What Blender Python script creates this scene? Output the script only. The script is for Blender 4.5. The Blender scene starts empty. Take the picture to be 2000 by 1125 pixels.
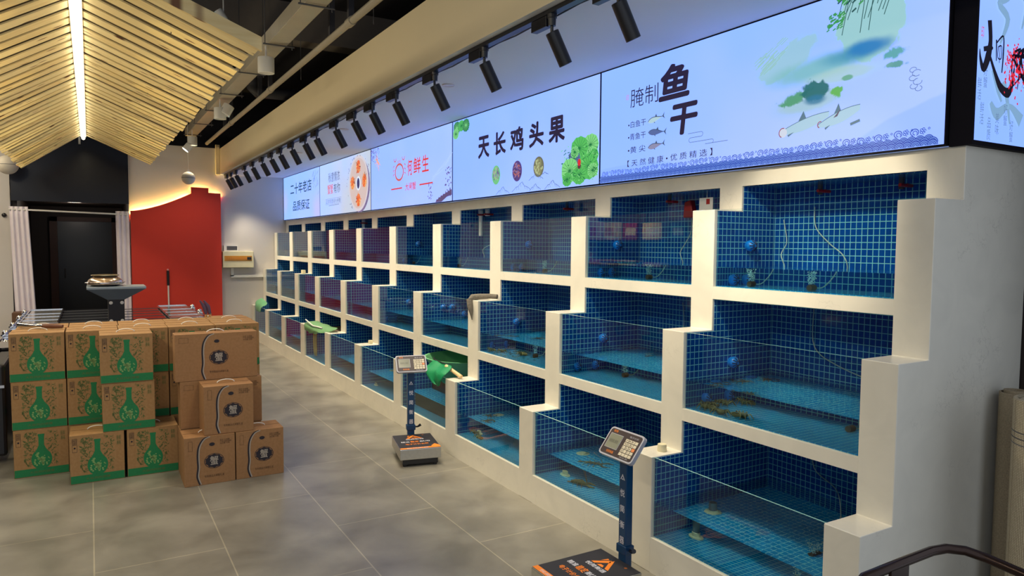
import bpy, math, random
from mathutils import Vector, Matrix, Euler
random.seed(7)
SC = bpy.context.scene
COL = SC.collection

# ------------------------------------------------------------------ camera, world, exposure
YAW, PITCH, ROLL, FPX = 0.532947, -0.0596448, 0.0068271, 1396.72
def make_camera():
    f = Vector((math.sin(YAW)*math.cos(PITCH), math.cos(YAW)*math.cos(PITCH), math.sin(PITCH)))
    r0 = Vector((math.cos(YAW), -math.sin(YAW), 0)); u0 = r0.cross(f)
    r = math.cos(ROLL)*r0+math.sin(ROLL)*u0; u = -math.sin(ROLL)*r0+math.cos(ROLL)*u0
    cd = bpy.data.cameras.new('camera'); cd.sensor_fit = 'HORIZONTAL'; cd.sensor_width = 36
    cd.lens = FPX*36/2000; cd.clip_start = 0.05; cd.clip_end = 100
    o = bpy.data.objects.new('camera', cd); COL.objects.link(o)
    m = Matrix(((r.x, u.x, -f.x, 0), (r.y, u.y, -f.y, 0), (r.z, u.z, -f.z, 1.6), (0, 0, 0, 1)))
    o.matrix_world = m; SC.camera = o
make_camera()
W = bpy.data.worlds.new('world'); SC.world = W; W.use_nodes = True
bg = W.node_tree.nodes['Background']; bg.inputs[0].default_value = (0.80, 0.88, 1.0, 1); bg.inputs[1].default_value = 0.75
SC.view_settings.view_transform = 'Standard'; SC.view_settings.look = 'None'
SC.view_settings.gamma = 1; SC.view_settings.use_curve_mapping = False
SC.view_settings.exposure = 0.0
cy = SC.cycles
cy.max_bounces = 9; cy.diffuse_bounces = 3; cy.glossy_bounces = 3; cy.transmission_bounces = 8
cy.transparent_max_bounces = 20; cy.use_denoising = True; cy.sample_clamp_indirect = 40.0
cy.caustics_refractive = True; cy.caustics_reflective = False; cy.blur_glossy = 0.6

def lamp(name, kind, loc, energy, color=(1, 1, 1), aim=None, size=0.05, angle=60, blend=0.5, parent=None, sy=None):
    ld = bpy.data.lights.new(name, kind); ld.energy = energy; ld.color = color
    if kind == 'SPOT':
        ld.spot_size = math.radians(angle); ld.spot_blend = blend; ld.shadow_soft_size = size
    elif kind == 'AREA':
        ld.size = size
        if sy: ld.shape = 'RECTANGLE'; ld.size_y = sy
    else: ld.shadow_soft_size = size
    o = bpy.data.objects.new(name, ld); COL.objects.link(o); o.location = loc
    if aim is not None:
        d = Vector(aim)-Vector(loc); o.rotation_euler = d.to_track_quat('-Z', 'Y').to_euler()
    return o
# unseen fill lamps added for even warm light on bulkhead, tank faces and aisle
WARM = (1.0, 0.86, 0.62)
for i, (x, y, e, L) in enumerate([(-2.0, 3.0, 75, 4.0), (-2.0, 9.0, 110, 6.0)]):
    o = lamp('hall_fill_area', 'AREA', (x, y, 3.45), e, WARM, (x+0.9, y, 0), 0.25, sy=L); o.data.shape = 'RECTANGLE'
    d = (Vector((x+0.9, y, 0))-Vector((x, y, 3.45))).normalized(); zz = -d; yy = Vector((0, 1, 0)); xx = yy.cross(zz)
    o.matrix_world = Matrix(((xx.x, yy.x, zz.x, x), (xx.y, yy.y, zz.y, y), (xx.z, yy.z, zz.z, 3.45), (0, 0, 0, 1)))
for (x, y, e) in [(1.2, 4.2, 50), (1.2, 8.0, 40), (1.2, 11.0, 30)]:
    lamp('hall_fill_spot', 'SPOT', (x, y, 3.15), e, WARM, (x, y, 0), 0.1, 85, 0.9)  # added aisle spots without fixtures

# ------------------------------------------------------------------ helpers
def C(r, g, b):
    def f(c):
        c /= 255.0
        return c/12.92 if c <= 0.04045 else ((c+0.055)/1.055)**2.4
    return (f(r), f(g), f(b), 1)
MATS = {}
def mat(name, col=(0.5, 0.5, 0.5, 1), rough=0.5, metal=0.0, emit=None, es=1.0, spec=None, noise=None, bump=None, coat=0.0):
    if name in MATS: return MATS[name]
    m = bpy.data.materials.new(name); m.use_nodes = True; MATS[name] = m
    nt = m.node_tree; p = nt.nodes['Principled BSDF']
    p.inputs['Base Color'].default_value = col; p.inputs['Roughness'].default_value = rough
    p.inputs['Metallic'].default_value = metal
    if coat: p.inputs['Coat Weight'].default_value = coat
    if spec is not None: p.inputs['Specular IOR Level'].default_value = spec
    if emit is not None:
        p.inputs['Emission Color'].default_value = emit; p.inputs['Emission Strength'].default_value = es
    sc, amt = noise if noise else (14.0, 0.08)
    tc = nt.nodes.new('ShaderNodeTexCoord'); n = nt.nodes.new('ShaderNodeTexNoise')
    n.inputs['Scale'].default_value = sc; n.inputs['Detail'].default_value = 4
    nt.links.new(tc.outputs['Object'], n.inputs['Vector'])
    if emit is None:
        r = nt.nodes.new('ShaderNodeMapRange'); r.inputs[3].default_value = 1-amt; r.inputs[4].default_value = 1+amt
        nt.links.new(n.outputs[0], r.inputs[0])
        mx = nt.nodes.new('ShaderNodeVectorMath'); mx.operation = 'SCALE'; mx.inputs[0].default_value = col[:3]
        nt.links.new(r.outputs[0], mx.inputs['Scale']); nt.links.new(mx.outputs[0], p.inputs['Base Color'])
    if bump:
        b = nt.nodes.new('ShaderNodeBump'); b.inputs['Strength'].default_value = bump; b.inputs['Distance'].default_value = 0.01
        nt.links.new(n.outputs[0], b.inputs['Height']); nt.links.new(b.outputs[0], p.inputs['Normal'])
    return m

class NB:   # small node builder
    def __init__(s, name):
        s.m = bpy.data.materials.new(name); s.m.use_nodes = True; s.nt = s.m.node_tree; s.p = s.nt.nodes['Principled BSDF']; MATS[name] = s.m
    def n(s, t, **kw):
        x = s.nt.nodes.new(t)
        for k, v in kw.items(): setattr(x, k, v)
        return x
    def l(s, a, b): s.nt.links.new(a, b)
    def put(s, inp, v):
        if isinstance(v, bpy.types.NodeSocket): s.l(v, inp)
        else: inp.default_value = v
    def math(s, op, a, b=0.0, clamp=False):
        x = s.n('ShaderNodeMath', operation=op); x.use_clamp = clamp; s.put(x.inputs[0], a); s.put(x.inputs[1], b); return x.outputs[0]
    def vec(s, op, a, b=(0, 0, 0)):
        x = s.n('ShaderNodeVectorMath', operation=op); s.put(x.inputs[0], a); s.put(x.inputs[1], b)
        return x.outputs['Value'] if op in ('LENGTH', 'DISTANCE', 'DOT_PRODUCT') else x.outputs[0]
    def noise(s, v, scale, detail=4, dist=0.0):
        x = s.n('ShaderNodeTexNoise'); s.l(v, x.inputs['Vector']); x.inputs['Scale'].default_value = scale
        x.inputs['Detail'].default_value = detail; x.inputs['Distortion'].default_value = dist; return x.outputs[0]
    def rng(s, v, a, b, c=0.0, d=1.0, smooth=False):
        x = s.n('ShaderNodeMapRange'); x.interpolation_type = 'SMOOTHSTEP' if smooth else 'LINEAR'
        s.put(x.inputs[0], v); x.inputs[1].default_value = a; x.inputs[2].default_value = b; x.inputs[3].default_value = c; x.inputs[4].default_value = d
        return x.outputs[0]
    def mix(s, f, a, b):
        x = s.n('ShaderNodeMix', data_type='RGBA'); s.put(x.inputs[0], f); s.put(x.inputs[6], a); s.put(x.inputs[7], b); return x.outputs[2]
    def obj(s): return s.n('ShaderNodeTexCoord').outputs['Object']
    def uv(s): return s.n('ShaderNodeTexCoord').outputs['UV']

def tile_mat(name, tile, tile2, grout, rough=0.12):
    b = NB(name); t = b.n('ShaderNodeTexBrick'); b.l(b.uv(), t.inputs['Vector'])
    t.offset = 0.0; t.inputs['Color1'].default_value = tile; t.inputs['Color2'].default_value = tile2; t.inputs['Mortar'].default_value = grout
    t.inputs['Scale'].default_value = 1; t.inputs['Mortar Size'].default_value = 0.0019; t.inputs['Mortar Smooth'].default_value = 0.1
    t.inputs['Bias'].default_value = -0.2; t.inputs['Brick Width'].default_value = 0.0295; t.inputs['Row Height'].default_value = 0.0325
    b.l(t.outputs[0], b.p.inputs['Base Color']); b.p.inputs['Roughness'].default_value = rough
    bp = b.n('ShaderNodeBump'); bp.inputs['Strength'].default_value = 0.25; bp.inputs['Distance'].default_value = 0.002; bp.invert = True
    b.l(t.outputs['Fac'], bp.inputs['Height']); b.l(bp.outputs[0], b.p.inputs['Normal']); return b.m
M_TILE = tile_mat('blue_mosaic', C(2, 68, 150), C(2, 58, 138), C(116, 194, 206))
M_TILEF = tile_mat('lit_cyan_mosaic', C(14, 158, 230), C(8, 140, 216), C(150, 224, 244))  # cyan tank-floor tiles, lightened further to stand in for spotlight under water

def stone_mat():
    b = NB('veined_stone'); o = b.obj()
    n1 = b.noise(o, 5, 5, 1.5); v = b.n('ShaderNodeTexVoronoi', feature='DISTANCE_TO_EDGE'); v.inputs['Scale'].default_value = 7.5
    w = b.n('ShaderNodeTexNoise'); b.l(o, w.inputs['Vector']); w.inputs['Scale'].default_value = 9; w.inputs['Detail'].default_value = 6
    d = b.vec('SCALE', w.outputs[1]); d.node.inputs['Scale'].default_value = 0.55
    b.l(b.vec('ADD', o, d), v.inputs['Vector'])
    line = b.rng(v.outputs[0], 0.0, 0.03, 1, 0, True); gate = b.rng(b.noise(o, 3.1, 3), 0.56, 0.64, 0, 1, True)
    f = b.math('MULTIPLY', b.math('MULTIPLY', line, gate), 0.30)
    base = b.mix(b.rng(n1, 0.3, 0.7), (0.80, 0.765, 0.665, 1), (0.74, 0.71, 0.62, 1))
    b.l(b.mix(f, base, (0.30, 0.28, 0.25, 1)), b.p.inputs['Base Color']); b.p.inputs['Roughness'].default_value = 0.28; return b.m
M_STONE = stone_mat()

def floor_mat():
    b = NB('stone_look_floor_tile'); o = b.obj(); sep = b.n('ShaderNodeSeparateXYZ'); b.l(o, sep.inputs[0])
    cb = b.n('ShaderNodeCombineXYZ'); b.l(b.math('SUBTRACT', sep.outputs[1], 3.33), cb.inputs[0]); b.l(b.math('ADD', sep.outputs[0], 0.02), cb.inputs[1])
    t = b.n('ShaderNodeTexBrick'); b.l(cb.outputs[0], t.inputs['Vector']); t.offset = 0.5; t.offset_frequency = 2
    t.inputs['Scale'].default_value = 1; t.inputs['Mortar Size'].default_value = 0.0035; t.inputs['Brick Width'].default_value = 1.2; t.inputs['Row Height'].default_value = 0.597
    t.inputs['Color1'].default_value = (1, 1, 1, 1); t.inputs['Color2'].default_value = (0.9, 0.9, 0.9, 1); t.inputs['Mortar'].default_value = (1.6, 1.55, 1.4, 1)
    n = b.noise(o, 2.6, 9, 0.3); n2 = b.noise(o, 12, 3)
    c = b.mix(b.rng(n, 0.34, 0.66), (0.16, 0.152, 0.130, 1), (0.31, 0.295, 0.255, 1))
    c2 = b.mix(b.math('MULTIPLY', n2, 0.3), c, (0.22, 0.21, 0.18, 1))
    mm = b.n('ShaderNodeMix', data_type='RGBA', blend_type='MULTIPLY'); mm.inputs[0].default_value = 1; b.l(c2, mm.inputs[6]); b.l(t.outputs[0], mm.inputs[7])
    b.l(mm.outputs[2], b.p.inputs['Base Color']); b.p.inputs['Roughness'].default_value = 0.3; return b.m
def wood_mat():
    b = NB('knotty_pine'); o = b.obj(); mp = b.n('ShaderNodeMapping'); b.l(o, mp.inputs[0]); mp.inputs['Scale'].default_value = (1.2, 16, 16)
    info = b.n('ShaderNodeObjectInfo'); off = b.n('ShaderNodeCombineXYZ'); r = b.math('MULTIPLY', info.outputs['Random'], 37.0); b.l(r, off.inputs[0]); b.l(r, off.inputs[1])
    v = b.vec('ADD', mp.outputs[0], off.outputs[0]); g = b.noise(v, 2.2, 6, 0.6)
    k = b.n('ShaderNodeTexVoronoi', voronoi_dimensions='2D'); k.inputs['Scale'].default_value = 1.0
    mp2 = b.n('ShaderNodeMapping'); b.l(o, mp2.inputs[0]); mp2.inputs['Scale'].default_value = (2.4, 7, 9); b.l(b.vec('ADD', mp2.outputs[0], off.outputs[0]), k.inputs['Vector'])
    knot = b.rng(k.outputs['Distance'], 0.04, 0.11, 1, 0, True)
    c = b.mix(b.rng(g, 0.3, 0.7), C(226, 204, 150), C(212, 184, 124)); c = b.mix(b.math('MULTIPLY', info.outputs['Random'], 0.5), c, C(232, 218, 172))
    c = b.mix(b.math('MULTIPLY', knot, 0.95), c, C(96, 52, 22))
    b.l(c, b.p.inputs['Base Color']); b.p.inputs['Roughness'].default_value = 0.55; return b.m
def kraft_mat(name, c1, c2):
    b = NB(name); o = b.obj(); n = b.noise(o, 60, 4); n2 = b.noise(o, 6, 3)
    c = b.mix(b.rng(n, 0.3, 0.7), c1, c2); c = b.mix(b.math('MULTIPLY', n2, 0.3), c, C(120, 84, 52))
    b.l(c, b.p.inputs['Base Color']); b.p.inputs['Roughness'].default_value = 0.8; return b.m
M_FLOOR = floor_mat(); M_WOOD = wood_mat(); M_KRAFT = kraft_mat('kraft_board', C(172, 134, 88), C(160, 122, 76))
M_KRAFT2 = kraft_mat('brown_kraft_board', C(164, 122, 82), C(152, 112, 72))

def glass_mat(name, tint=(0.93, 0.975, 0.97, 1)):
    b = NB(name); nt = b.nt; out = nt.nodes['Material Output']; nt.nodes.remove(b.p)
    t = b.n('ShaderNodeBsdfTransparent'); t.inputs[0].default_value = tint; g = b.n('ShaderNodeBsdfGlossy'); g.inputs['Roughness'].default_value = 0.0
    f = b.n('ShaderNodeFresnel'); geo = b.n('ShaderNodeNewGeometry'); b.l(b.rng(geo.outputs['Backfacing'], 0, 1, 1.5, 1.0), f.inputs[0]); m = b.n('ShaderNodeMixShader')
    b.l(f.outputs[0], m.inputs[0]); b.l(t.outputs[0], m.inputs[1]); b.l(g.outputs[0], m.inputs[2]); b.l(m.outputs[0], out.inputs[0]); return b.m
M_GLASS = glass_mat('clear_glass')
M_EDGE = mat('glass_edge', C(150, 205, 200), 0.15)
def water_mat():
    b = NB('tank_water'); nt = b.nt; out = nt.nodes['Material Output']; nt.nodes.remove(b.p)
    g = b.n('ShaderNodeBsdfGlass'); g.inputs['IOR'].default_value = 1.33; g.inputs['Roughness'].default_value = 0.0; g.inputs[0].default_value = (0.80, 0.965, 0.99, 1)
    sep = b.n('ShaderNodeSeparateXYZ'); geo = b.n('ShaderNodeNewGeometry'); b.l(geo.outputs['Normal'], sep.inputs[0])
    n = b.noise(b.obj(), 16, 3, 0.4); bp = b.n('ShaderNodeBump'); bp.inputs['Distance'].default_value = 0.01
    b.l(n, bp.inputs['Height']); b.l(b.math('MULTIPLY', b.math('ABSOLUTE', sep.outputs[2]), 0.16), bp.inputs['Strength']); b.l(bp.outputs[0], g.inputs['Normal'])
    b.l(g.outputs[0], out.inputs[0]); return b.m
M_WATER = water_mat()

M_BLACK = mat('black_metal', (0.012, 0.012, 0.016, 1), 0.35, noise=(20, 0.05))
M_FRAME = mat('black_frame', (0.006, 0.005, 0.009, 1), 0.75, spec=0.15)
M_WHITE = mat('white_plastic', C(232, 230, 224), 0.45)
M_CREAM = mat('cream_pvc', C(222, 214, 180), 0.45)
M_CHROME = mat('chrome', (0.8, 0.8, 0.82, 1), 0.15, 1.0, noise=(30, 0.05))
M_STEEL = mat('brushed_steel', (0.55, 0.54, 0.5, 1), 0.32, 1.0, noise=(50, 0.1))
M_GALV = mat('galvanised_metal', C(176, 168, 150), 0.5, 0.2, noise=(6, 0.1))
M_GREY = mat('grey_metal', C(92, 92, 96), 0.5, 0.4)
M_DARKP = mat('dark_hanger_paint', C(54, 54, 62), 0.6)
M_HOSE = mat('white_silicone_hose', C(150, 180, 175), 0.4)
M_BALL = mat('blue_plastic', C(4, 120, 214), 0.3)
M_BALLD = mat('dark_slot', C(4, 22, 60), 0.6)
M_CRAB = mat('crab_shell', C(118, 98, 56), 0.5, noise=(40, 0.4), bump=0.4)
M_CRAB2 = mat('crab_leg', C(134, 116, 66), 0.5, noise=(40, 0.3))
M_NAVY = mat('navy_blue_paint', C(12, 62, 104), 0.35, 0.1)
M_RED = mat('red_plastic', C(170, 20, 28), 0.4)

class MB:
    def __init__(s): s.v = []; s.f = []; s.mi = []
    def face(s, idx, m=0): s.f.append(tuple(idx)); s.mi.append(m)
    def poly(s, pts, m=0):
        a = len(s.v); s.v += [tuple(p) for p in pts]; s.face(range(a, a+len(pts)), m); return s
    def box(s, x0, y0, z0, x1, y1, z1, m=0, T=None):
        a = len(s.v)
        pts = [(x0, y0, z0), (x1, y0, z0), (x1, y1, z0), (x0, y1, z0), (x0, y0, z1), (x1, y0, z1), (x1, y1, z1), (x0, y1, z1)]
        if T is not None: pts = [tuple(T @ Vector(p)) for p in pts]
        s.v += pts
        for q in [(0, 3, 2, 1), (4, 5, 6, 7), (0, 1, 5, 4), (1, 2, 6, 5), (2, 3, 7, 6), (3, 0, 4, 7)]: s.face([a+i for i in q], m)
        return s
    def prism(s, poly, fn, t0, t1, m=0):   # poly of (a,b); fn(a,b,t)->xyz
        a = len(s.v); n = len(poly)
        s.v += [fn(p[0], p[1], t0) for p in poly]+[fn(p[0], p[1], t1) for p in poly]
        s.face([a+i for i in range(n)][::-1], m); s.face([a+n+i for i in range(n)], m)
        for i in range(n):
            j = (i+1) % n; s.face([a+i, a+j, a+n+j, a+n+i], m)
        return s
    def tube(s, path, r, seg=10, m=0, cap=True, closed=False):
        P = [Vector(p) for p in path]; n = len(P); rs = r if isinstance(r, (list, tuple)) else [r]*n
        a = len(s.v); up = None
        for i in range(n):
            if closed: d = P[(i+1) % n]-P[i-1]
            else: d = (P[min(i+1, n-1)]-P[max(i-1, 0)])
            d = d.normalized() if d.length > 1e-9 else Vector((0, 0, 1))
            if up is None: up = Vector((0, 0, 1)) if abs(d.z) < 0.9 else Vector((1, 0, 0))
            x = d.cross(up).normalized(); up = x.cross(d).normalized()
            for k in range(seg):
                t = 2*math.pi*k/seg; s.v.append(tuple(P[i]+(x*math.cos(t)+up*math.sin(t))*rs[i]))
        for i in range(n if closed else n-1):
            j = (i+1) % n
            for k in range(seg):
                l = (k+1) % seg; s.face([a+i*seg+k, a+i*seg+l, a+j*seg+l, a+j*seg+k], m)
        if cap and not closed:
            s.face([a+k for k in range(seg)][::-1], m); s.face([a+(n-1)*seg+k for k in range(seg)], m)
        return s
    def lathe(s, prof, c=(0, 0, 0), seg=24, m=0, T=None, sx=1, sy=1):   # prof (r,z)
        a = len(s.v); n = len(prof)
        for r, z in prof:
            for k in range(seg):
                t = 2*math.pi*k/seg; p = Vector((r*math.cos(t)*sx, r*math.sin(t)*sy, z))
                if T is not None: p = T @ p
                s.v.append(tuple(p+Vector(c)))
        for i in range(n-1):
            for k in range(seg):
                l = (k+1) % seg; s.face([a+i*seg+k, a+i*seg+l, a+(i+1)*seg+l, a+(i+1)*seg+k], m)
        if prof[0][0] > 1e-6: s.face([a+k for k in range(seg)][::-1], m)
        if prof[-1][0] > 1e-6: s.face([a+(n-1)*seg+k for k in range(seg)], m)
        return s
    def ball(s, c, r, m=0, seg=16, rings=10, sc=(1, 1, 1)):
        pr = [(math.sin(math.pi*i/rings)*r+1e-7, -math.cos(math.pi*i/rings)*r) for i in range(rings+1)]
        a = len(s.v); s.lathe(pr, (0, 0, 0), seg, m)
        for i in range(a, len(s.v)):
            p = s.v[i]; s.v[i] = (p[0]*sc[0]+c[0], p[1]*sc[1]+c[1], p[2]*sc[2]+c[2])
        return s
    def build(s, name, mats, parent=None, smooth=None, bevel=0, loc=None):
        me = bpy.data.meshes.new(name); me.from_pydata(s.v, [], s.f)
        mats = mats if isinstance(mats, (list, tuple)) else [mats]
        for m in mats: me.materials.append(m)
        me.polygons.foreach_set('material_index', s.mi)
        uvl = me.uv_layers.new(name='UVMap').data; me.update()
        for p in me.polygons:
            n = p.normal; ax = max(range(3), key=lambda i: abs(n[i]))
            for li in p.loop_indices:
                c = me.vertices[me.loops[li].vertex_index].co
                uvl[li].uv = (c.y, c.z) if ax == 0 else ((c.x, c.z) if ax == 1 else (c.y, c.x))
        if smooth:
            me.polygons.foreach_set('use_smooth', [True]*len(me.polygons))
            try: me.set_sharp_from_angle(angle=math.radians(smooth))
            except Exception: pass
        o = bpy.data.objects.new(name, me); COL.objects.link(o)
        if parent is not None: o.parent = parent
        if loc is not None: o.location = loc
        if bevel:
            b = o.modifiers.new('bevel', 'BEVEL'); b.width = bevel; b.segments = 2; b.limit_method = 'ANGLE'
        return o
def tag(o, label=None, cat=None, group=None, kind=None):
    if label: o['label'] = label
    if cat: o['category'] = cat
    if group: o['group'] = group
    if kind: o['kind'] = kind
    return o
def thing(name, loc, label, cat, group=None, rz=0, mw=None):
    o = bpy.data.objects.new(name, None); COL.objects.link(o); o.empty_display_size = 0.05
    if mw is not None: o.matrix_world = mw
    else: o.location = loc; o.rotation_euler = (0, 0, rz)
    return tag(o, label, cat, group)
KIDS = {}
def dup(root, loc, label, rz=None, group=None, mw=None):
    r = root.copy(); COL.objects.link(r)
    if mw is not None: r.matrix_world = mw
    else:
        r.location = loc
        if rz is not None: r.rotation_euler = (0, 0, rz)
    r['label'] = label
    if group: r['group'] = group
    def kids(a, b):
        for ch in list(a.children):
            if ch.type == 'LIGHT': continue
            c = ch.copy(); COL.objects.link(c); c.parent = b; kids(ch, c)
    kids(root, r); return r
def nest(root, part, pre):
    P_ = [c for c in root.children if c.name.split('.')[0] == part][0]
    for c in list(root.children):
        if c is not P_ and any(p in c.name for p in pre): c.parent = P_
def struct(o): o['kind'] = 'structure'; return o

def text(body, rect, parent, m, z=0.002, bold=0.0, fat=0, name='lettering', T=None, shear=0, keep=False, extr=0.0004):
    """a text fitted into rect (x0,y0,x1,y1) of the parent's XY plane (or mapped by T)"""
    c = bpy.data.curves.new('t', 'FONT'); c.body = body; c.offset = bold; c.resolution_u = 3; c.shear = shear; c.extrude = 0
    o = bpy.data.objects.new('t', c); COL.objects.link(o); dg = bpy.context.evaluated_depsgraph_get()
    me = bpy.data.meshes.new_from_object(o.evaluated_get(dg), depsgraph=dg); bpy.data.objects.remove(o); bpy.data.curves.remove(c)
    xs = [v.co.x for v in me.vertices]; ys = [v.co.y for v in me.vertices]
    if not xs: return None
    x0, x1, y0, y1 = min(xs), max(xs), min(ys), max(ys); sx = (rect[2]-rect[0])/(x1-x0); sy = (rect[3]-rect[1])/(y1-y0)
    if keep: sx = sy = min(sx, sy)
    cx, cyy = (rect[0]+rect[2])/2, (rect[1]+rect[3])/2
    if fat:
        base = [v.co.copy() for v in me.vertices]; fs = [tuple(p.vertices) for p in me.polygons]; vs = []; ff = []
        for q in range(8):
            dx, dy = fat*math.cos(q*0.785), fat*math.sin(q*0.785); o_ = len(vs); vs += [(p.x+dx, p.y+dy, q*0.00004) for p in base]; ff += [tuple(i+o_ for i in f) for f in fs]
        me = bpy.data.meshes.new(name); me.from_pydata(vs, [], ff); x0 -= fat; x1 += fat; y0 -= fat; y1 += fat; sx = (rect[2]-rect[0])/(x1-x0); sy = (rect[3]-rect[1])/(y1-y0)
    for v in me.vertices:
        p = Vector(((v.co.x-(x0+x1)/2)*sx+cx, (v.co.y-(y0+y1)/2)*sy+cyy, z+v.co.z))
        v.co = T @ p if T is not None else p
    me.materials.clear(); me.materials.append(m); me.name = name
    ob = bpy.data.objects.new(name, me); COL.objects.link(ob); ob.parent = parent; return ob
FRONT = Matrix(((1, 0, 0, 0), (0, 0, -1, 0), (0, 1, 0, 0), (0, 0, 0, 1)))   # local XY art -> XZ plane facing -Y
def lit(name, col, s=1.0): return mat(name, (0.02, 0.02, 0.02, 1), 0.4, emit=col, es=s)
def ribbon(mb, pts, w, z, m=0):
    for i in range(len(pts)-1):
        a = Vector(pts[i]); b = Vector(pts[i+1]); d = (b-a)
        if d.length < 1e-9: continue
        n = Vector((-d.y, d.x)).normalized()*w/2
        mb.poly([(a.x-n.x, a.y-n.y, z), (b.x-n.x, b.y-n.y, z), (b.x+n.x, b.y+n.y, z), (a.x+n.x, a.y+n.y, z)], m)
def arc(cx, cyy, r, a0, a1, n=8, ry=None):
    ry = r if ry is None else ry
    return [(cx+r*math.cos(math.radians(a0+(a1-a0)*i/n)), cyy+ry*math.sin(math.radians(a0+(a1-a0)*i/n))) for i in range(n+1)]

# ------------------------------------------------------------------ room shell
YB = 12.61
M_WALL = mat('painted_wall', C(205, 200, 196), 0.85, noise=(3, 0.03))
M_DARKCEIL = mat('dark_ceiling_paint', C(38, 38, 46), 0.95, noise=(8, 0.1))
M_BROWNDARK = mat('dark_brown_wall', C(40, 30, 27), 0.9, noise=(5, 0.1))
struct(MB().box(-5, -4, -0.1, 3.6, 16, 0).build('floor', M_FLOOR))
struct(MB().box(-5, 0.6, 4.1, 3.6, 13.2, 4.2).build('ceiling', M_DARKCEIL))
struct(MB().box(0.536, YB, 0, 1.86, YB+0.12, 3.145).box(-5, YB, 0, -0.976, YB+0.12, 3.145).box(1.86, YB+0.001, 0, 3.6, YB+0.12, 3.0).build('wall_back', M_WALL))
struct(MB().box(-5, 13.1, 2.42, 3.6, 13.2, 4.1).box(-5, 13.1, 0, -1.0, 13.2, 2.42).box(0.65, 13.1, 0, 3.6, 13.2, 2.42).build('wall_void', M_DARKCEIL))
struct(MB().box(-4.3, 1.0, 0, -4.2, YB, 4.1).build('wall_left', mat('left_wall_paint', C(70, 62, 58), 0.9)))
struct(MB().box(3.42, 0.9, 0, 3.56, 1.52, 4.1).box(3.42, 1.52, 0, 3.56, 13.1, 4.1).build('wall_right', M_BROWNDARK))
M_SOFF = mat('bulkhead_paint', C(236, 220, 182), 0.85, noise=(2, 0.03))
sf_ = MB().box(1.865, 0.0, 2.723, 3.42, YB, 3.14); sf_.mi[0] = 1; struct(sf_.build('trim_1', [M_SOFF, mat('soffit_white', C(226, 228, 232), 0.8, noise=(2, 0.02))]))
struct(MB().box(-4.9, 7.7, 3.72, 3.42, 7.95, 4.1).build('trim_2', mat('beam_concrete', C(120, 112, 104), 0.9)))
struct(MB().box(1.80, YB-0.05, 2.72, 1.86, YB, 3.2).build('trim_3', M_SOFF))
# black glossy fascia over the doorway and the dark passage behind
struct(MB().box(-0.965, YB-0.04, 2.195, 0.536, YB+0.02, 3.5).build('window_1', mat('black_gloss_panel', (0.006, 0.007, 0.014, 1), 0.22, spec=0.25)))
M_PASS = mat('dark_brown_panel', C(46, 34, 32), 0.6)
M_PASS2 = mat('brown_wood_frame', C(74, 40, 28), 0.5)
struct(MB().box(-0.976, YB+0.1, 0, -0.90, 15.5, 2.3).box(0.536, YB+0.1, 0, 0.62, 15.5, 2.3).box(-0.976, YB+0.12, 2.25, 0.62, 15.5, 2.4)
       .box(-0.976, 15.5, 0, 0.62, 15.6, 2.4).build('wall_passage', M_PASS))
dd = struct(MB().box(-0.50, 15.40, 0, 0.36, 15.46, 1.98).build('door_1', mat('black_door_panel', (0.006, 0.006, 0.008, 1), 0.3)))
struct(MB().box(-0.62, 15.36, 0, -0.50, 15.5, 2.06).box(0.36, 15.36, 0, 0.5, 15.5, 2.06).box(-0.62, 15.36, 1.98, 0.5, 15.5, 2.06).build('trim_4', M_PASS2))
MB().tube([(-0.40, 15.39, 0.95), (-0.40, 15.36, 0.95), (-0.40, 15.36, 1.12), (-0.40, 15.39, 1.12)], 0.008, 8).build('door_handle', M_CHROME, dd)
struct(MB().box(-0.90, 13.4, 0, -0.86, 14.2, 2.0).build('door_2', M_PASS2))
struct(MB().box(-0.86, 13.25, 0.9, -0.84, 13.32, 1.9).build('trim_5', M_CREAM))

# raised red wall panel with the fish-scale roof outline, lit from behind
pl = [(0.551, 0.0), (0.551, 2.091)]
for i in range(1, 15):
    t = i/14; pl.append((0.551+(1.418-0.551)*t, 2.091+0.02*t+0.285*t**1.55))
pl += [(1.418, 2.494), (1.674, 2.490), (1.674, 2.414), (1.856, 2.407), (1.856, 0.0)]
rp = MB().prism(pl, lambda a, b, t: (a, t, b), YB-0.10, YB-0.03).build('red_wall_panel', mat('red_paint', C(214, 56, 38), 0.7, noise=(2, 0.03)))
tag(rp, 'tall red wall panel with a curved stepped top edge glowing yellow behind', 'wall panel')
for i in range(2, len(pl)-1, 2):
    a, b = pl[i], pl[min(i+2, len(pl)-2)]
for x0, x1, z0, z1, e in [(0.56, 0.85, 2.06, 2.11, 4.5), (0.85, 1.14, 2.11, 2.21, 4.5), (1.14, 1.41, 2.21, 2.36, 4.5), (1.43, 1.66, 2.45, 2.45, 2.2), (1.69, 1.84, 2.37, 2.37, 2.2)]:
    l = lamp('panel_backlight', 'AREA', ((x0+x1)/2, YB-0.02, (z0+z1)/2-0.02), e, (1.0, 0.66, 0.18), None, math.hypot(x1-x0, z1-z0), sy=0.02)
    ang = math.atan2(z1-z0, x1-x0); up = Vector((-math.sin(ang), 0, math.cos(ang))); rt = Vector((math.cos(ang), 0, math.sin(ang)))
    zz = -up; yy = zz.cross(rt); l.matrix_world = Matrix(((rt.x, yy.x, zz.x, l.location.x), (rt.y, yy.y, zz.y, l.location.y), (rt.z, yy.z, zz.z, l.location.z), (0, 0, 0, 1)))

lamp('passage_fill', 'POINT', (-0.2, 13.8, 2.15), 5, (1, 0.85, 0.7), size=0.1)  # added fill light so the passage interior is not plain black
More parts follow.
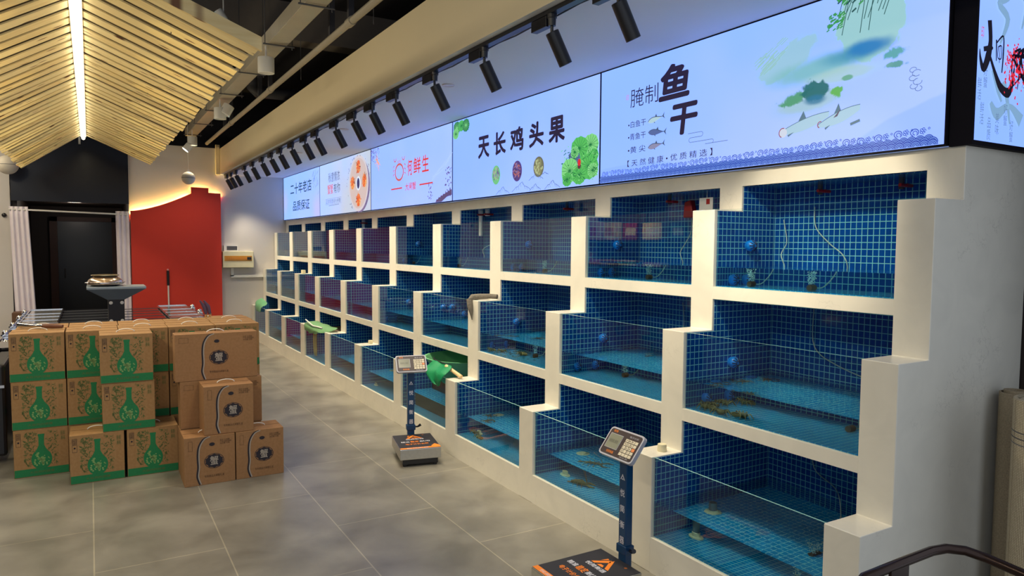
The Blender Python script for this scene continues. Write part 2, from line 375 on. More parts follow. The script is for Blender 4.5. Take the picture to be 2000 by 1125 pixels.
# curtains and rod
M_CURT = mat('white_curtain_cloth', C(236, 228, 236), 0.9, noise=(10, 0.05))
def curtain(x0t, x1t, x0b, x1b, zt, zb, label, n=6):
    mb = MB(); N = n*10; H_ = 14
    for j in range(H_+1):
        t = j/H_
        for i in range(N+1):
            s = i/N; x = (x0t+(x1t-x0t)*s)*(1-t)+(x0b+(x1b-x0b)*s)*t
            y = YB-0.075+0.016*math.sin(s*n*2*math.pi+0.5*math.sin(3*t+s*4)); mb.v.append((x, y, zt+(zb-zt)*t))
    for j in range(H_):
        for i in range(N):
            a = j*(N+1)+i; mb.face([a, a+1, a+N+2, a+N+1])
    o = mb.build('curtain', M_CURT, smooth=80); s = o.modifiers.new('s', 'SOLIDIFY'); s.thickness = 0.003
    return tag(o, label, 'curtain')
curtain(-0.985, -0.76, -0.94, -0.68, 2.11, 0.02, 'white pleated curtain left of the dark doorway', 4)
curtain(0.35, 0.53, 0.36, 0.545, 2.08, 0.02, 'white pleated curtain hanging between doorway and red panel', 3)
tag(MB().tube([(-0.99, YB-0.075, 2.07), (0.535, YB-0.075, 2.03)], 0.013).build('curtain_rod', M_WHITE), 'white curtain rod across the dark doorway', 'rod')

# ------------------------------------------------------------------ tank rack
NN = [1.507, 2.602, 3.692, 4.787, 5.877, 6.975, 8.065, 9.167, 10.239, 11.335, 12.430]
FF = [1.654, 2.755, 3.852, 4.955, 6.050, 7.156, 8.245, 9.360, 10.437, 11.530, 12.600]
X1, X2, X3, X4, XW = 2.332, 2.525, 2.718, 2.912, 3.17
Z1, Z2, Z3, ZH = 0.574, 1.177, 1.787, 2.0
B1, B2L, B2H, B3L, B3H, B4L = 0.175, 0.733, 0.793, 1.335, 1.398, 1.913
XS = {1: X1, 2: X2, 3: X3}; XN = {1: X2, 2: X3, 3: X4}; ZF = {1: B1, 2: B2H, 3: B3H}; ZG = {1: Z1, 2: Z2, 3: Z3}; ZT = {1: B2L, 2: B3L, 3: B4L}; WZ = {1: 0.347, 2: 0.935, 3: 1.498}
rack = thing('tank_rack', (X1, 1.507, 0), 'long stepped white stone frame holding three tiers of blue fish tanks', 'tank frame')
rack.location = (0, 0, 0)
prof = [(X1, 0), (X1, Z1), (X2, Z1), (X2, Z2), (X3, Z2), (X3, Z3), (X4, Z3), (X4, ZH-0.002), (3.184, ZH-0.002), (3.184, 0)]
for k in range(11):
    pr = [(x if x < 3.1 else 3.415, z) for x, z in prof] if k == 0 else prof
    MB().prism(pr, lambda a, b, t: (a, t, b), NN[k], FF[k]).build('end_post' if k == 0 else 'post', M_STONE, rack, bevel=0.003)
def rail(name, x0, x1, z0, z1):
    mb = MB()
    for k in range(1, 11): mb.box(x0, FF[k-1]-0.002, z0, x1, NN[k]+0.002, z1)
    return mb.build(name, M_STONE, rack)
rail('base_plinth', X1+0.0005, 3.18, 0, B1); rail('shelf_slab', X2+0.0005, 3.18, B2L, B2H); rail('shelf_slab', X3+0.0005, 3.18, B3L, B3H); rail('header_rail', X4+0.0005, 3.18, B4L, ZH-0.002)
tag(MB().box(3.19, 1.66, 0, 3.41, 12.6, 2.72).build('backing_wall', M_STONE), kind='structure').name = 'wall_tank_back'
ORD = ['nearest', 'second', 'third', 'fourth', 'fifth', 'sixth', 'seventh', 'eighth', 'ninth', 'farthest']
ROW = {1: 'bottom', 2: 'middle', 3: 'top'}
EXTRA = {(1, 1): ' with a flanged grey standpipe', (1, 2): ' with a crayfish and cream plug', (1, 4): ' with a pale green basin inside', (1, 7): ' with a green net bag over its glass', (1, 10): ' with a green bag by the wall',
         (2, 1): ' with crabs in the corner', (3, 1): ' with brightly lit tiles', (2, 3): ' with crabs and bubbles'}
for tier in (1, 2, 3):
    for k in range(1, 11):
        y0, y1 = FF[k-1]+0.0008, NN[k]-0.0008; xs, xn, zf, zg, zt, wz = XS[tier], XN[tier], ZF[tier]+0.0008, ZG[tier], ZT[tier]-0.0008, WZ[tier]
        lab = '%s-row blue-tiled fish tank, %s from the camera%s' % (ROW[tier], ORD[k-1], EXTRA.get((tier, k), ''))
        t = thing('fish_tank', (0, 0, 0), lab, 'fish tank', ROW[tier]+' row of fish tanks')
        mb = MB(); e = 0.004; side = [(xs+0.021, zf), (xs+0.021, zg-0.006), (xn+0.012, zg-0.006), (xn+0.012, zt-0.001), (XW, zt-0.001), (XW, zf)]
        mb.prism(side, lambda a, b, tt: (a, tt, b), y1-e, y1); mb.prism(side, lambda a, b, tt: (a, tt, b), y0, y0+e)
        mb.box(XW-e, y0, zf, XW+0.004, y1, zt-0.001); mb.box(xn+0.012, y0+e, zt-e, XW-e, y1-e, zt-0.001)
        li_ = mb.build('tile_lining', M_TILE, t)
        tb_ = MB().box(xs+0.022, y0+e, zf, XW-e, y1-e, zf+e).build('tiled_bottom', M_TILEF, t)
        g = MB().box(xs+0.012, y0+0.0005, zf, xs+0.020, y1-0.001, zg-0.002); g.mi[1] = 1; g.build('front_glass', [M_GLASS, M_EDGE], t)
        if not (tier == 1 and k in (7, 10)):
            MB().box(xs+0.0205, y0+e-0.0015, zf+e-0.0015, XW-e+0.0015, y1-e+0.0015, wz).build('water', M_WATER, t)

# ------------------------------------------------------------------ light-box signs
SEAM = [12.605, 10.365, 8.183, 5.972, 3.767, 1.568]
BASE = C(150, 190, 252); BASE2 = C(170, 200, 255)
def sign_face(name, c1, c2, blobs, ang=0.6):
    b = NB(name); o = b.obj(); sep = b.n('ShaderNodeSeparateXYZ'); b.l(o, sep.inputs[0])
    g = b.math('ADD', b.math('MULTIPLY', sep.outputs[0], 0.28), b.math('MULTIPLY', sep.outputs[1], -ang))
    n = b.noise(o, 1.2, 2); c = b.mix(b.rng(b.math('ADD', g, n), 0.2, 1.0, 0, 1, True), sg(c1), sg(c2))
    nz = {}
    for (cx, cyy, rx, ry, col, soft, na, ns, rot) in blobs:
        if ns not in nz: nz[ns] = b.noise(o, ns, 5, 0.5)
        mp = b.n('ShaderNodeMapping', vector_type='TEXTURE'); b.l(o, mp.inputs[0]); mp.inputs['Location'].default_value = (cx, cyy, 0)
        mp.inputs['Rotation'].default_value = (0, 0, math.radians(rot)); mp.inputs['Scale'].default_value = (rx, ry, 1)
        fl = b.vec('MULTIPLY', mp.outputs[0], (1, 1, 0)); r = b.vec('LENGTH', fl)
        r = b.math('ADD', r, b.math('MULTIPLY', b.math('SUBTRACT', nz[ns], 0.5), na))
        c = b.mix(b.math('MULTIPLY', b.rng(r, 1-soft, 1, 1, 0, True), col[3]), c, sg((col[0], col[1], col[2], 1)))
    b.p.inputs['Base Color'].default_value = (0.03, 0.03, 0.03, 1); b.p.inputs['Roughness'].default_value = 0.35
    b.l(c, b.p.inputs['Emission Color']); b.p.inputs['Emission Strength'].default_value = SG; return b.m
def al(c, a): return (c[0], c[1], c[2], a)
def sign_root(yl, label, group='light-box signs above the tanks'):
    mw = Matrix(((0, 0, -1, 2.88), (-1, 0, 0, yl), (0, 1, 0, 2.0), (0, 0, 0, 1)))
    return thing('light_box_sign', None, label, 'sign', group, mw=mw)
def sign_box(r, w, h, m, bd=0.006, depth=0.03):
    fb = MB().box(bd, bd, -depth, w-bd, h-bd, -0.002); fb.build('panel', m, r)
    f = MB(); f.box(0, 0, -depth, w, bd, 0).box(0, h-bd, -depth, w, h, 0).box(0, bd, -depth, bd, h-bd, 0).box(w-bd, bd, -depth, w, h-bd, 0)
    f.build('frame', M_FRAME, r)
HS = 0.722
SG = 1.55
def sg(c): return (c[0]/SG, c[1]/SG, (0.92 if c[2] > 0.85 else c[2]/SG), c[3])
INK = lit('sign_ink', C(32, 20, 52)); REDI = lit('sign_red', C(226, 62, 52)); BLUEI = lit('sign_wave_blue', C(30, 66, 176)); PALEI = lit('sign_pale', C(186, 212, 255))
TEAL = lit('sign_teal_ink', C(22, 66, 96)); GREYI = lit('sign_grey_wash', C(128, 158, 198)); THIN = lit('sign_thin_line', C(96, 120, 160)); WHI = lit('sign_white', C(224, 234, 250))
# sign 1 (far left)
r1 = sign_root(SEAM[0], 'farthest light-box sign with two lines of dark blue characters on pale blue')
sign_box(r1, SEAM[0]-SEAM[1], HS, sign_face('sign_face_1', C(150, 196, 255), C(168, 202, 255), [(0.1, 0.3, 0.3, 0.3, al(C(196, 190, 224), 0.5), 0.9, 0.3, 3, 0), (2.1, 0.1, 0.4, 0.35, al(C(206, 194, 226), 0.6), 0.9, 0.3, 3, 0)]))
text('二十年老店', (0.50, 0.40, 1.80, 0.58), r1, TEAL, fat=0.010); text('品质保证', (0.66, 0.13, 1.68, 0.29), r1, TEAL, fat=0.010)
tw = MB()
for i in range(26):
    x = 2.2-random.random()*0.35; y = 0.70-random.random()*0.4*(1-(2.2-x)/0.5); ribbon(tw, [(x, y), (x-0.03-random.random()*0.05, y-0.05)], 0.006, 0.001)
tw.build('twig_print', THIN, r1)
# sign 2 (crab platter)
OR = C(228, 120, 66)
r2 = sign_root(SEAM[1], 'light-box sign showing a round platter of cooked crabs')
sign_box(r2, SEAM[1]-SEAM[2], HS, sign_face('sign_face_2', C(172, 210, 238), C(196, 208, 226), [(0.1, 0.5, 0.6, 0.4, al(C(186, 212, 226), 0.5), 0.9, 0.2, 3, 0)], 0.2))
text('秋意情浓', (0.45, 0.45, 0.97, 0.58), r2, lit('sign_slate', C(70, 88, 140)), bold=0.0); text('蟹蟹', (0.40, 0.29, 0.66, 0.42), r2, REDI); text('有你', (0.69, 0.29, 0.98, 0.42), r2, TEAL)
text('正宗阳澄湖大闸蟹', (0.32, 0.16, 1.0, 0.215), r2, THIN); mb = MB(); ribbon(mb, [(0.45, 0.13), (0.92, 0.135)], 0.006, 0.001)
ribbon(mb, [(0.30, 0.15), (1.02, 0.15), (1.02, 0.225), (0.30, 0.225), (0.30, 0.15)], 0.003, 0.001); mb.build('rule_print', THIN, r2)
pc = (1.73, 0.352)
def disc(mb, cx, cyy, rx, ry, z, m=0, n=40): mb.poly([(cx+rx*math.cos(2*math.pi*i/n), cyy+ry*math.sin(2*math.pi*i/n), z) for i in range(n)], m)
mb = MB(); disc(mb, pc[0]+0.05, pc[1]-0.03, 0.37, 0.33, 0.0003); mb.build('platter_shadow_print', lit('sign_plum', C(120, 104, 150)), r2)
mb = MB(); disc(mb, pc[0], pc[1], 0.37, 0.345, 0.0006, 0); disc(mb, pc[0], pc[1], 0.335, 0.31, 0.0009, 1)
mb.build('platter_print', [lit('platter_rim', C(214, 206, 214)), lit('platter_inner', C(210, 190, 186))], r2)
CR1 = lit('crab_orange', C(232, 104, 52)); CR2 = lit('crab_yellow', C(244, 190, 110)); CR3 = lit('crab_dark', C(128, 50, 40))
mb = MB()
for a in (90, 175, 270, 5):
    cx, cyy = pc[0]+0.225*math.cos(math.radians(a)), pc[1]+0.205*math.sin(math.radians(a)); disc(mb, cx, cyy, 0.075, 0.08, 0.0014, 0, 16)
    for j in range(26):
        th = random.random()*6.28; q = 0.05+random.random()*0.06; ribbon(mb, [(cx+q*math.cos(th)*0.5, cyy+q*math.sin(th)*0.5), (cx+q*math.cos(th), cyy+q*math.sin(th))], 0.012, 0.0018+j*2e-5, random.choice((0, 1, 1, 2, 0)))
mb.build('crab_print', [CR1, CR2, CR3], r2)
mb = MB(); disc(mb, pc[0], pc[1], 0.085, 0.088, 0.0026, 0); disc(mb, pc[0], pc[1], 0.05, 0.065, 0.003, 1); mb.build('sauce_dish_print', [WHI, lit('dish_navy', C(44, 44, 104))], r2)
mb = MB()
for j in range(60):
    th = random.random()*6.28; x = pc[0]+(0.40+random.random()*0.06)*math.cos(th); y = pc[1]+(0.33+random.random()*0.04)*math.sin(th)
    if abs(y-0.36) < 0.33 and x < 2.16: ribbon(mb, [(x, y), (x+random.uniform(-.02, .02), y+random.uniform(-.02, .02))], 0.010, 0.0012)
mb.build('speckle_print', lit('sign_slate2', C(84, 92, 140)), r2)
# sign 3
r3 = sign_root(SEAM[2], 'light-box sign with red characters beside a round crab outline logo')
sign_box(r3, SEAM[2]-SEAM[3], HS, sign_face('sign_face_3', C(154, 192, 252), C(170, 200, 255), []))
text('何', (1.14, 0.316, 1.265, 0.482), r3, REDI, fat=0.012); text('鲜', (1.30, 0.322, 1.485, 0.485), r3, REDI, fat=0.012); text('生', (1.52, 0.322, 1.685, 0.488), r3, REDI, fat=0.012)
text('大闸蟹', (1.075, 0.165, 1.36, 0.243), r3, REDI, fat=0.006)
mb = MB(); ribbon(mb, [(0.665, 0.203), (0.985, 0.203)], 0.014, 0.001); ribbon(mb, [(1.45, 0.203), (1.775, 0.203)], 0.014, 0.001); mb.build('rule_print', REDI, r3)
mb = MB(); ribbon(mb, arc(0.905, 0.375, 0.115, 0, 360, 28, 0.085), 0.022, 0.001)
for sx in (-1, 1):
    for j in range(3): ribbon(mb, arc(0.905+sx*(0.15), 0.42-j*0.045, 0.03, 20 if sx > 0 else 160, 110 if sx > 0 else 70, 5), 0.010, 0.001)
    ribbon(mb, arc(0.905+sx*0.12, 0.53, 0.035, 180, 360, 8), 0.012, 0.001); ribbon(mb, [(0.905+sx*0.03, 0.475), (0.905+sx*0.035, 0.50)], 0.01, 0.001)
ribbon(mb, [(0.905, 0.475), (0.905, 0.505)], 0.01, 0.001); mb.build('crab_logo_print', lit('logo_red', C(214, 96, 84)), r3)
mb = MB()
for j in range(16):
    th = random.random()*6.28; L = 0.03+random.random()*0.07; ribbon(mb, [(0.24, 0.55), (0.24+L*math.cos(th), 0.55+1.2*L*math.sin(th))], 0.010, 0.001)
mb.build('maple_leaf_print', lit('leaf_peach', C(236, 168, 138)), r3)
mb = MB()
for j in range(70):
    x = 0.02+random.random()**1.6*0.28; y = HS-0.02-random.random()**1.6*0.16; ribbon(mb, [(x, y), (x+random.uniform(-.04, .04), y+random.uniform(-.03, .03))], 0.006, 0.001)
for j in range(60):
    bx = random.choice((1.72, 2.1, 2.14)); y = 0.04+random.random()*(0.17 if bx < 2 else 0.28); x = bx+random.uniform(-.05, .05); ribbon(mb, [(x, y), (x+random.uniform(-.02, .02), y+0.012)], 0.010, 0.001)
mb.build('branch_print', lit('sign_violet', C(96, 78, 140)), r3)
mb = MB(); pts = [(1.84, 0.008)]+[(1.84+0.36*i/14, 0.008+0.10*(i/14)**0.7+(0.012 if i % 2 else 0)) for i in range(15)]
mb.poly([(x, y, 0.001) for x, y in pts]+[(2.2, 0.06, 0.001), (2.1, 0.05, 0.001), (1.98, 0.008, 0.001)]); mb.build('hill_print', lit('sign_plumhill', C(92, 74, 120)), r3)
mb = MB()
for q in range(3): ribbon(mb, [(1.75+0.09*i+0.02*math.sin(i*1.7+q), 0.22+0.045*i+0.02*q*math.sin(i+q)) for i in range(6)], 0.004, 0.001)
mb.build('ripple_print', PALEI, r3)
# sign 4
r4 = sign_root(SEAM[3], 'light-box sign with five bold dark characters and green lily leaves')
GL = C(70, 176, 84)
sign_box(r4, SEAM[3]-SEAM[4], HS, sign_face('sign_face_4', C(146, 188, 252), C(164, 198, 255), []))
for ch, x0, x1 in [('天', 0.509, 0.707), ('长', 0.78, 0.982), ('鸡', 1.049, 1.252), ('头', 1.332, 1.534), ('果', 1.60, 1.806)]: text(ch, (x0, 0.331, x1, 0.518), r4, INK, fat=0.034)
G1, G2, G3 = lit('leaf_green', C(84, 190, 92)), lit('leaf_pale', C(128, 214, 130)), lit('leaf_deep', C(24, 118, 64))
def leafpad(mb, cx, cyy, r, z, m):
    n = 22; mb.poly([(cx+r*(1+0.06*math.sin(i*5))*math.cos(6.283*i/n), cyy+0.8*r*(1+0.06*math.sin(i*3))*math.sin(6.283*i/n), z) for i in range(n)], m)
def veins(mb, cx, cyy, r, z, m):
    for i in range(16):
        th = 6.283*i/16; ribbon(mb, [(cx, cyy), (cx+r*0.92*math.cos(th), cyy+0.74*r*math.sin(th))], 0.003, z, m)
mb = MB(); z = 0.0006
for cx, cyy, r, m in [(2.12, 0.27, 0.09, 1), (1.98, 0.26, 0.10, 0), (2.16, 0.20, 0.05, 0), (1.92, 0.20, 0.07, 3), (1.87, 0.12, 0.105, 1), (2.09, 0.13, 0.11, 0), (1.98, 0.08, 0.08, 0), (1.84, 0.06, 0.06, 0), (2.14, 0.10, 0.06, 1), (1.93, 0.24, 0.05, 1)]:
    cyy = max(cyy, 0.8*r+0.012); cx = min(cx, 2.195-r); leafpad(mb, cx, cyy, r, z, m); veins(mb, cx, cyy, r, z+0.0001, 2); z += 0.0003
for cx, cyy, r, m in [(0.10, 0.655, 0.07, 2), (0.19, 0.665, 0.062, 0), (0.28, 0.66, 0.07, 2), (0.08, 0.60, 0.06, 1)]:
    cx = max(cx, r+0.012); cyy = min(cyy, HS-0.01-0.86*r); leafpad(mb, cx, cyy, r, z, m); veins(mb, cx, cyy, r, z+0.0001, 1 if m == 2 else 2); z += 0.0002
mb.build('lily_leaf_print', [G1, G2, G3, lit('water_slate', C(84, 96, 160))], r4)
mb = MB()
for j in range(90):
    x = 1.78+random.random()*0.40; y = 0.04+random.random()*0.26; ribbon(mb, [(x, y), (x+random.uniform(-.03, .03), y+random.uniform(-.02, .02))], 0.006, 0.005, random.choice((0, 0, 1)))
disc(mb, 1.985, 0.165, 0.018, 0.025, 0.0055, 2, 12); disc(mb, 1.985, 0.14, 0.02, 0.02, 0.0054, 3, 12)
mb.build('pond_detail_print', [G3, G2, lit('bud_red', C(222, 40, 48)), lit('bud_brown', C(92, 48, 60))], r4)
mb = MB(); disc(mb, 0.822, 0.173, 0.068, 0.078, 0.001, 0); disc(mb, 1.157, 0.177, 0.072, 0.08, 0.001, 1); disc(mb, 1.467, 0.182, 0.072, 0.076, 0.001, 3)
for j in range(170):
    k = j % 3; cx, cyy = [(0.822, 0.173), (1.157, 0.177), (1.467, 0.182)][k]; th = random.random()*6.28; q = math.sqrt(random.random())*0.055
    x, y = cx+q*math.cos(th), cyy+q*math.sin(th)
    if k == 0: ribbon(mb, [(x, y), (x+0.004, y+0.018)], 0.008, 0.0013, random.choice((1, 2, 5)))
    elif k == 1: ribbon(mb, [(x, y), (x+random.uniform(-.02, .02), y+random.uniform(-.02, .02))], 0.007, 0.0013, random.choice((4, 2, 4, 6)))
    else: disc(mb, x, y, 0.010, 0.012, 0.0013+j*1e-6, random.choice((5, 7)), 8)
mb.build('round_photo_print', [lit('rp_green', C(112, 196, 134)), lit('rp_violet', C(84, 64, 130)), lit('rp_lilac', C(150, 130, 180)), lit('rp_olive', C(110, 112, 88)), lit('rp_rust', C(190, 110, 96)), lit('rp_pale', C(178, 186, 140)), lit('rp_dark', C(60, 34, 60)), lit('rp_khaki', C(140, 140, 100))], r4)
mb = MB()
for (bx, by, w, h) in [(0.82, 0.012, 0.22, 0.06), (1.08, 0.02, 0.28, 0.07), (1.34, 0.012, 0.16, 0.05), (1.55, 0.012, 0.2, 0.06), (1.33, 0.09, 0.2, 0.05), (1.50, 0.118, 0.1, 0.02)]:
    pts = [(bx+w*i/9, by+h*(1-abs(i/4.5-1))*(0.75+0.5*((i*7) % 3)/3)) for i in range(10)]; ribbon(mb, pts, 0.004, 0.001)
    for i in range(2, 8): ribbon(mb, [pts[i], (pts[i][0]+w*0.05, pts[i][1]-h*0.35)], 0.003, 0.001)
mb.build('mountain_print', THIN, r4)
# sign 5
r5 = sign_root(SEAM[4], 'large light-box sign with green brushed landscape, two fish and a blue wave border')
LG = C(168, 204, 206)
bl = [(1.44, 0.485, 0.20, 0.085, al(C(150, 198, 208), 0.85), 0.3, 1.1, 12, 24), (1.865, 0.57, 0.165, 0.18, al(C(152, 204, 196), 0.9), 0.10, 0.7, 14, 0),
      (1.62, 0.42, 0.38, 0.075, al(C(120, 186, 190), 0.9), 0.7, 0.5, 7, 4), (1.78, 0.44, 0.22, 0.05, al(C(40, 140, 180), 0.7), 0.8, 0.4, 7, 0), (1.855, 0.455, 0.15, 0.05, al(C(22, 122, 190), 0.95), 0.7, 0.5, 7, 0),
      (1.975, 0.405, 0.06, 0.024, al(C(70, 160, 150), 0.9), 0.5, 1.6, 34, 6), (1.985, 0.355, 0.05, 0.015, al(C(70, 150, 130), 0.9), 0.4, 1.5, 34, 0), (1.75, 0.365, 0.25, 0.045, al(C(168, 206, 196), 0.75), 0.6, 0.5, 7, 0),
      (1.56, 0.27, 0.28, 0.075, al(C(158, 196, 200), 0.85), 0.6, 0.5, 7, 4), (1.49, 0.30, 0.11, 0.03, al(C(64, 150, 100), 0.9), 0.4, 1.6, 28, 14),
      (1.60, 0.315, 0.078, 0.052, al(C(20, 106, 110), 0.97), 0.25, 1.3, 28, 0), (1.605, 0.275, 0.075, 0.03, al(C(30, 116, 156), 0.85), 0.6, 0.4, 7, 0), (1.715, 0.292, 0.042, 0.026, al(C(92, 178, 70), 0.95), 0.35, 1.6, 34, 0),
      (1.765, 0.345, 0.035, 0.014, al(C(80, 160, 120), 0.8), 0.4, 0.9, 24, 0),
      (0.30, 0.05, 0.5, 0.06, al(C(138, 180, 240), 0.6), 0.2, 0.3, 5, 0), (2.12, 0.08, 0.40, 0.11, al(C(140, 182, 240), 0.55), 0.12, 0.25, 4, 16), (1.55, 0.02, 0.3, 0.06, al(C(138, 180, 240), 0.5), 0.15, 0.3, 5, 0)]
sign_box(r5, SEAM[4]-SEAM[5], HS, sign_face('sign_face_5', C(146, 190, 255), C(172, 200, 255), bl))
text('鱼', (0.555, 0.436, 0.806, 0.636), r5, INK, fat=0.036, shear=0.1); text('干', (0.655, 0.226, 0.872, 0.402), r5, INK, fat=0.036, shear=0.1); text('腌制', (0.303, 0.444, 0.552, 0.555), r5, INK, bold=-0.006)
for s, y in [('•白鱼干', 0.325), ('•青鱼干', 0.25), ('•黄 尖', 0.17)]: text(s, (0.285, y-0.002, 0.448, y+0.038), r5, INK)
text('【 天 然 健 康 • 优 质 精 选 】', (0.283, 0.088, 0.985, 0.128), r5, INK); text('印', (0.262, 0.495, 0.285, 0.53), r5, lit('seal_red', C(220, 120, 150)))
def fish(mb, cx, cyy, L, a, mbody, mfin, z):
    R_ = Matrix.Rotation(math.radians(a), 2); top = []; bot = []
    for i in range(15):
        t = i/14; w = math.sin(math.pi*min(1, t*1.12)**0.75)*0.13*L*(1-0.25*t)+0.008*L; x = (t-0.5)*L; top.append((x, w)); bot.append((x, -w*0.9))
    P = [R_ @ Vector(p) for p in top+bot[::-1]]; mb.poly([(cx+p.x, cyy+p.y, z) for p in P][::-1], mbody)
    for tri in ([(0.45*L, 0), (0.62*L, 0.16*L), (0.55*L, 0), (0.62*L, -0.14*L)], [(-0.02*L, 0.12*L), (0.08*L, 0.23*L), (0.12*L, 0.10*L)], [(-0.15*L, -0.10*L), (-0.04*L, -0.17*L), (-0.05*L, -0.10*L)]):
        Q = [R_ @ Vector(p) for p in tri]; mb.poly([(cx+p.x, cyy+p.y, z-0.0001) for p in Q], mfin)
    ribbon(mb, [tuple(R_ @ Vector(p)+Vector((cx, cyy))) for p in top], 0.004, z+0.0002, mfin)
mb = MB(); fish(mb, 0.53, 0.345, 0.13, 8, 0, 2, 0.001); fish(mb, 0.54, 0.268, 0.14, -4, 1, 2, 0.001); fish(mb, 0.535, 0.19, 0.13, 6, 3, 2, 0.001)
mb.build('small_fish_print', [lit('fish_pale', C(176, 208, 220)), lit('fish_slate', C(84, 104, 160)), lit('fish_line', C(64, 84, 110)), lit('fish_mauve', C(140, 140, 176))], r5)
mb = MB()
def bigfish(mb, x, y, L, z):
    top = [(x+L*t/10, y+0.035*math.sin(math.pi*min(1, (t/10)*0.62+0.05))+0.006*t*0.6) for t in range(11)]; bot = [(x+L*t/10, y-0.03*math.sin(math.pi*min(1, (t/10)*0.8+0.08))+0.006*t*0.9) for t in range(11)]
    mb.poly([(px_, py_, z) for px_, py_ in bot]+[(px_, py_, z) for px_, py_ in top[::-1]], 0); ribbon(mb, top, 0.003, z+0.0002, 1)
    mb.poly([(x+L*0.40, y+0.045, z), (x+L*0.56, y+0.052, z), (x+L*0.50, y+0.088, z)], 1); mb.poly([(x+L*0.18, y-0.012, z+0.0003), (x+L*0.32, y-0.002, z+0.0003), (x+L*0.20, y-0.022, z+0.0003)], 1)
bigfish(mb, 1.624, 0.152, 0.21, 0.001); bigfish(mb, 1.413, 0.145, 0.27, 0.0015); mb.poly([(1.705, 0.178, 0.002), (1.725, 0.183, 0.002), (1.742, 0.215, 0.002)], 4)
disc(mb, 1.438, 0.146, 0.022, 0.022, 0.0022, 2, 14); ribbon(mb, arc(1.436, 0.147, 0.022, 70, 250, 10), 0.005, 0.0024, 3); ribbon(mb, arc(1.64, 0.157, 0.014, 70, 250, 8), 0.005, 0.0024, 3); ribbon(mb, [(1.79, 0.138), (1.835, 0.150)], 0.012, 0.0024, 1)
mb.build('large_fish_print', [lit('fish_body', C(168, 204, 226)), lit('fish_fin', C(86, 120, 140)), lit('fish_cheek', C(206, 214, 232)), lit('fish_red', C(150, 92, 110)), lit('fish_fin2', C(96, 84, 110))], r5)
mb = MB(); ribbon(mb, [(0.80, 0.225), (0.90, 0.225)]+arc(0.90, 0.2125, 0.0125, 90, -90, 5)+[(0.82, 0.20)]+arc(0.82, 0.1875, 0.0125, 90, 270, 5)+[(0.98, 0.175)]+arc(0.98, 0.165, 0.010, 90, -90, 5)+[(0.93, 0.155), (1.09, 0.155)], 0.003, 0.001)
for k, (cx, cyy, r) in enumerate([(2.06, 0.318, 0.014), (2.075, 0.303, 0.018), (2.06, 0.285, 0.015), (2.08, 0.268, 0.018), (2.065, 0.252, 0.015), (2.085, 0.24, 0.014)]): ribbon(mb, arc(cx, cyy, r, 30*k, 30*k+280, 12, r*0.7), 0.0025, 0.001)
mb.build('cloud_line_print', THIN, r5)
mb = MB()   # bamboo and twigs at the top of the brushed patch
for j in range(14):
    x = 1.74+0.018*j+random.uniform(-.01, .01); ribbon(mb, [(x, 0.712), (x-0.02-0.03*random.random(), 0.712-0.08-0.12*random.random())], 0.0035, 0.001, 0)
for j in range(90):
    x = 1.72+random.random()*0.28; y = 0.712-abs(random.gauss(0, 0.022)); ribbon(mb, [(x, y), (x-0.02, y-0.012)], 0.008, 0.0012, random.choice((0, 1)))
for j in range(60):
    x = 1.67+random.random()*0.08; y = 0.64-random.random()*0.07; ribbon(mb, [(x, y), (x-0.014, y-0.006)], 0.006, 0.0012, 1)
for j in range(40):
    x = 1.25+random.random()*0.16; y = 0.46+0.5*(x-1.25)+random.uniform(-.05, .05); ribbon(mb, [(x, y), (x+0.04, y+0.025)], 0.006, 0.0012, 2)
mb.build('bamboo_print', [lit('bamboo_dark', C(40, 84, 84)), lit('bamboo_green', C(64, 150, 84)), lit('brush_mist', C(148, 196, 200))], r5)
mb = MB(); Wd = SEAM[4]-SEAM[5]-0.014; R0 = 0.034; z = 0.001
for row in range(3, -1, -1):
    yb = 0.008+row*0.011-0.012; n = int(Wd/R0)
    for i in range(n+1):
        cx = 0.008+i*R0+(R0/2 if row % 2 else 0)
        if cx+R0*0.6 > Wd or cx-R0*0.6 < 0: continue
        zz = z+(3-row)*0.0004+(i % 2)*0.0001; cyy = max(yb, 0.008)
        mb.poly([(cx+R0*0.6*math.cos(math.pi*a/8), cyy+0.021*math.sin(math.pi*a/8), zz) for a in range(9)], 1)
        for q in (1.0, 0.70, 0.40): ribbon(mb, arc(cx, cyy, R0*0.6*q, 0, 180, 7, 0.021*q), 0.0032, zz+0.00005, 0)
i = 0; x = 0.05
while x < Wd-0.05:
    y = 0.062+0.004*math.sin(i*1.3); ribbon(mb, arc(x, y, 0.017, -60, 250, 10, 0.014), 0.0035, 0.0035, 0); ribbon(mb, arc(x+0.002, y-0.002, 0.009, -30, 270, 8, 0.008), 0.003, 0.0035, 0)
    for q in range(5): a = q*72; ribbon(mb, arc(x+0.034+0.008*math.cos(math.radians(a)), y+0.002+0.008*math.sin(math.radians(a)), 0.005, 0, 300, 5), 0.0026, 0.0035, 0)
    ribbon(mb, arc(x+0.058, y+0.010, 0.004, 0, 360, 6), 0.0022, 0.0035, 0); i += 1; x += 0.078+0.01*math.sin(i*2.1)
mb.build('wave_border_print', [BLUEI, lit('wave_pale', C(112, 152, 232))], r5)
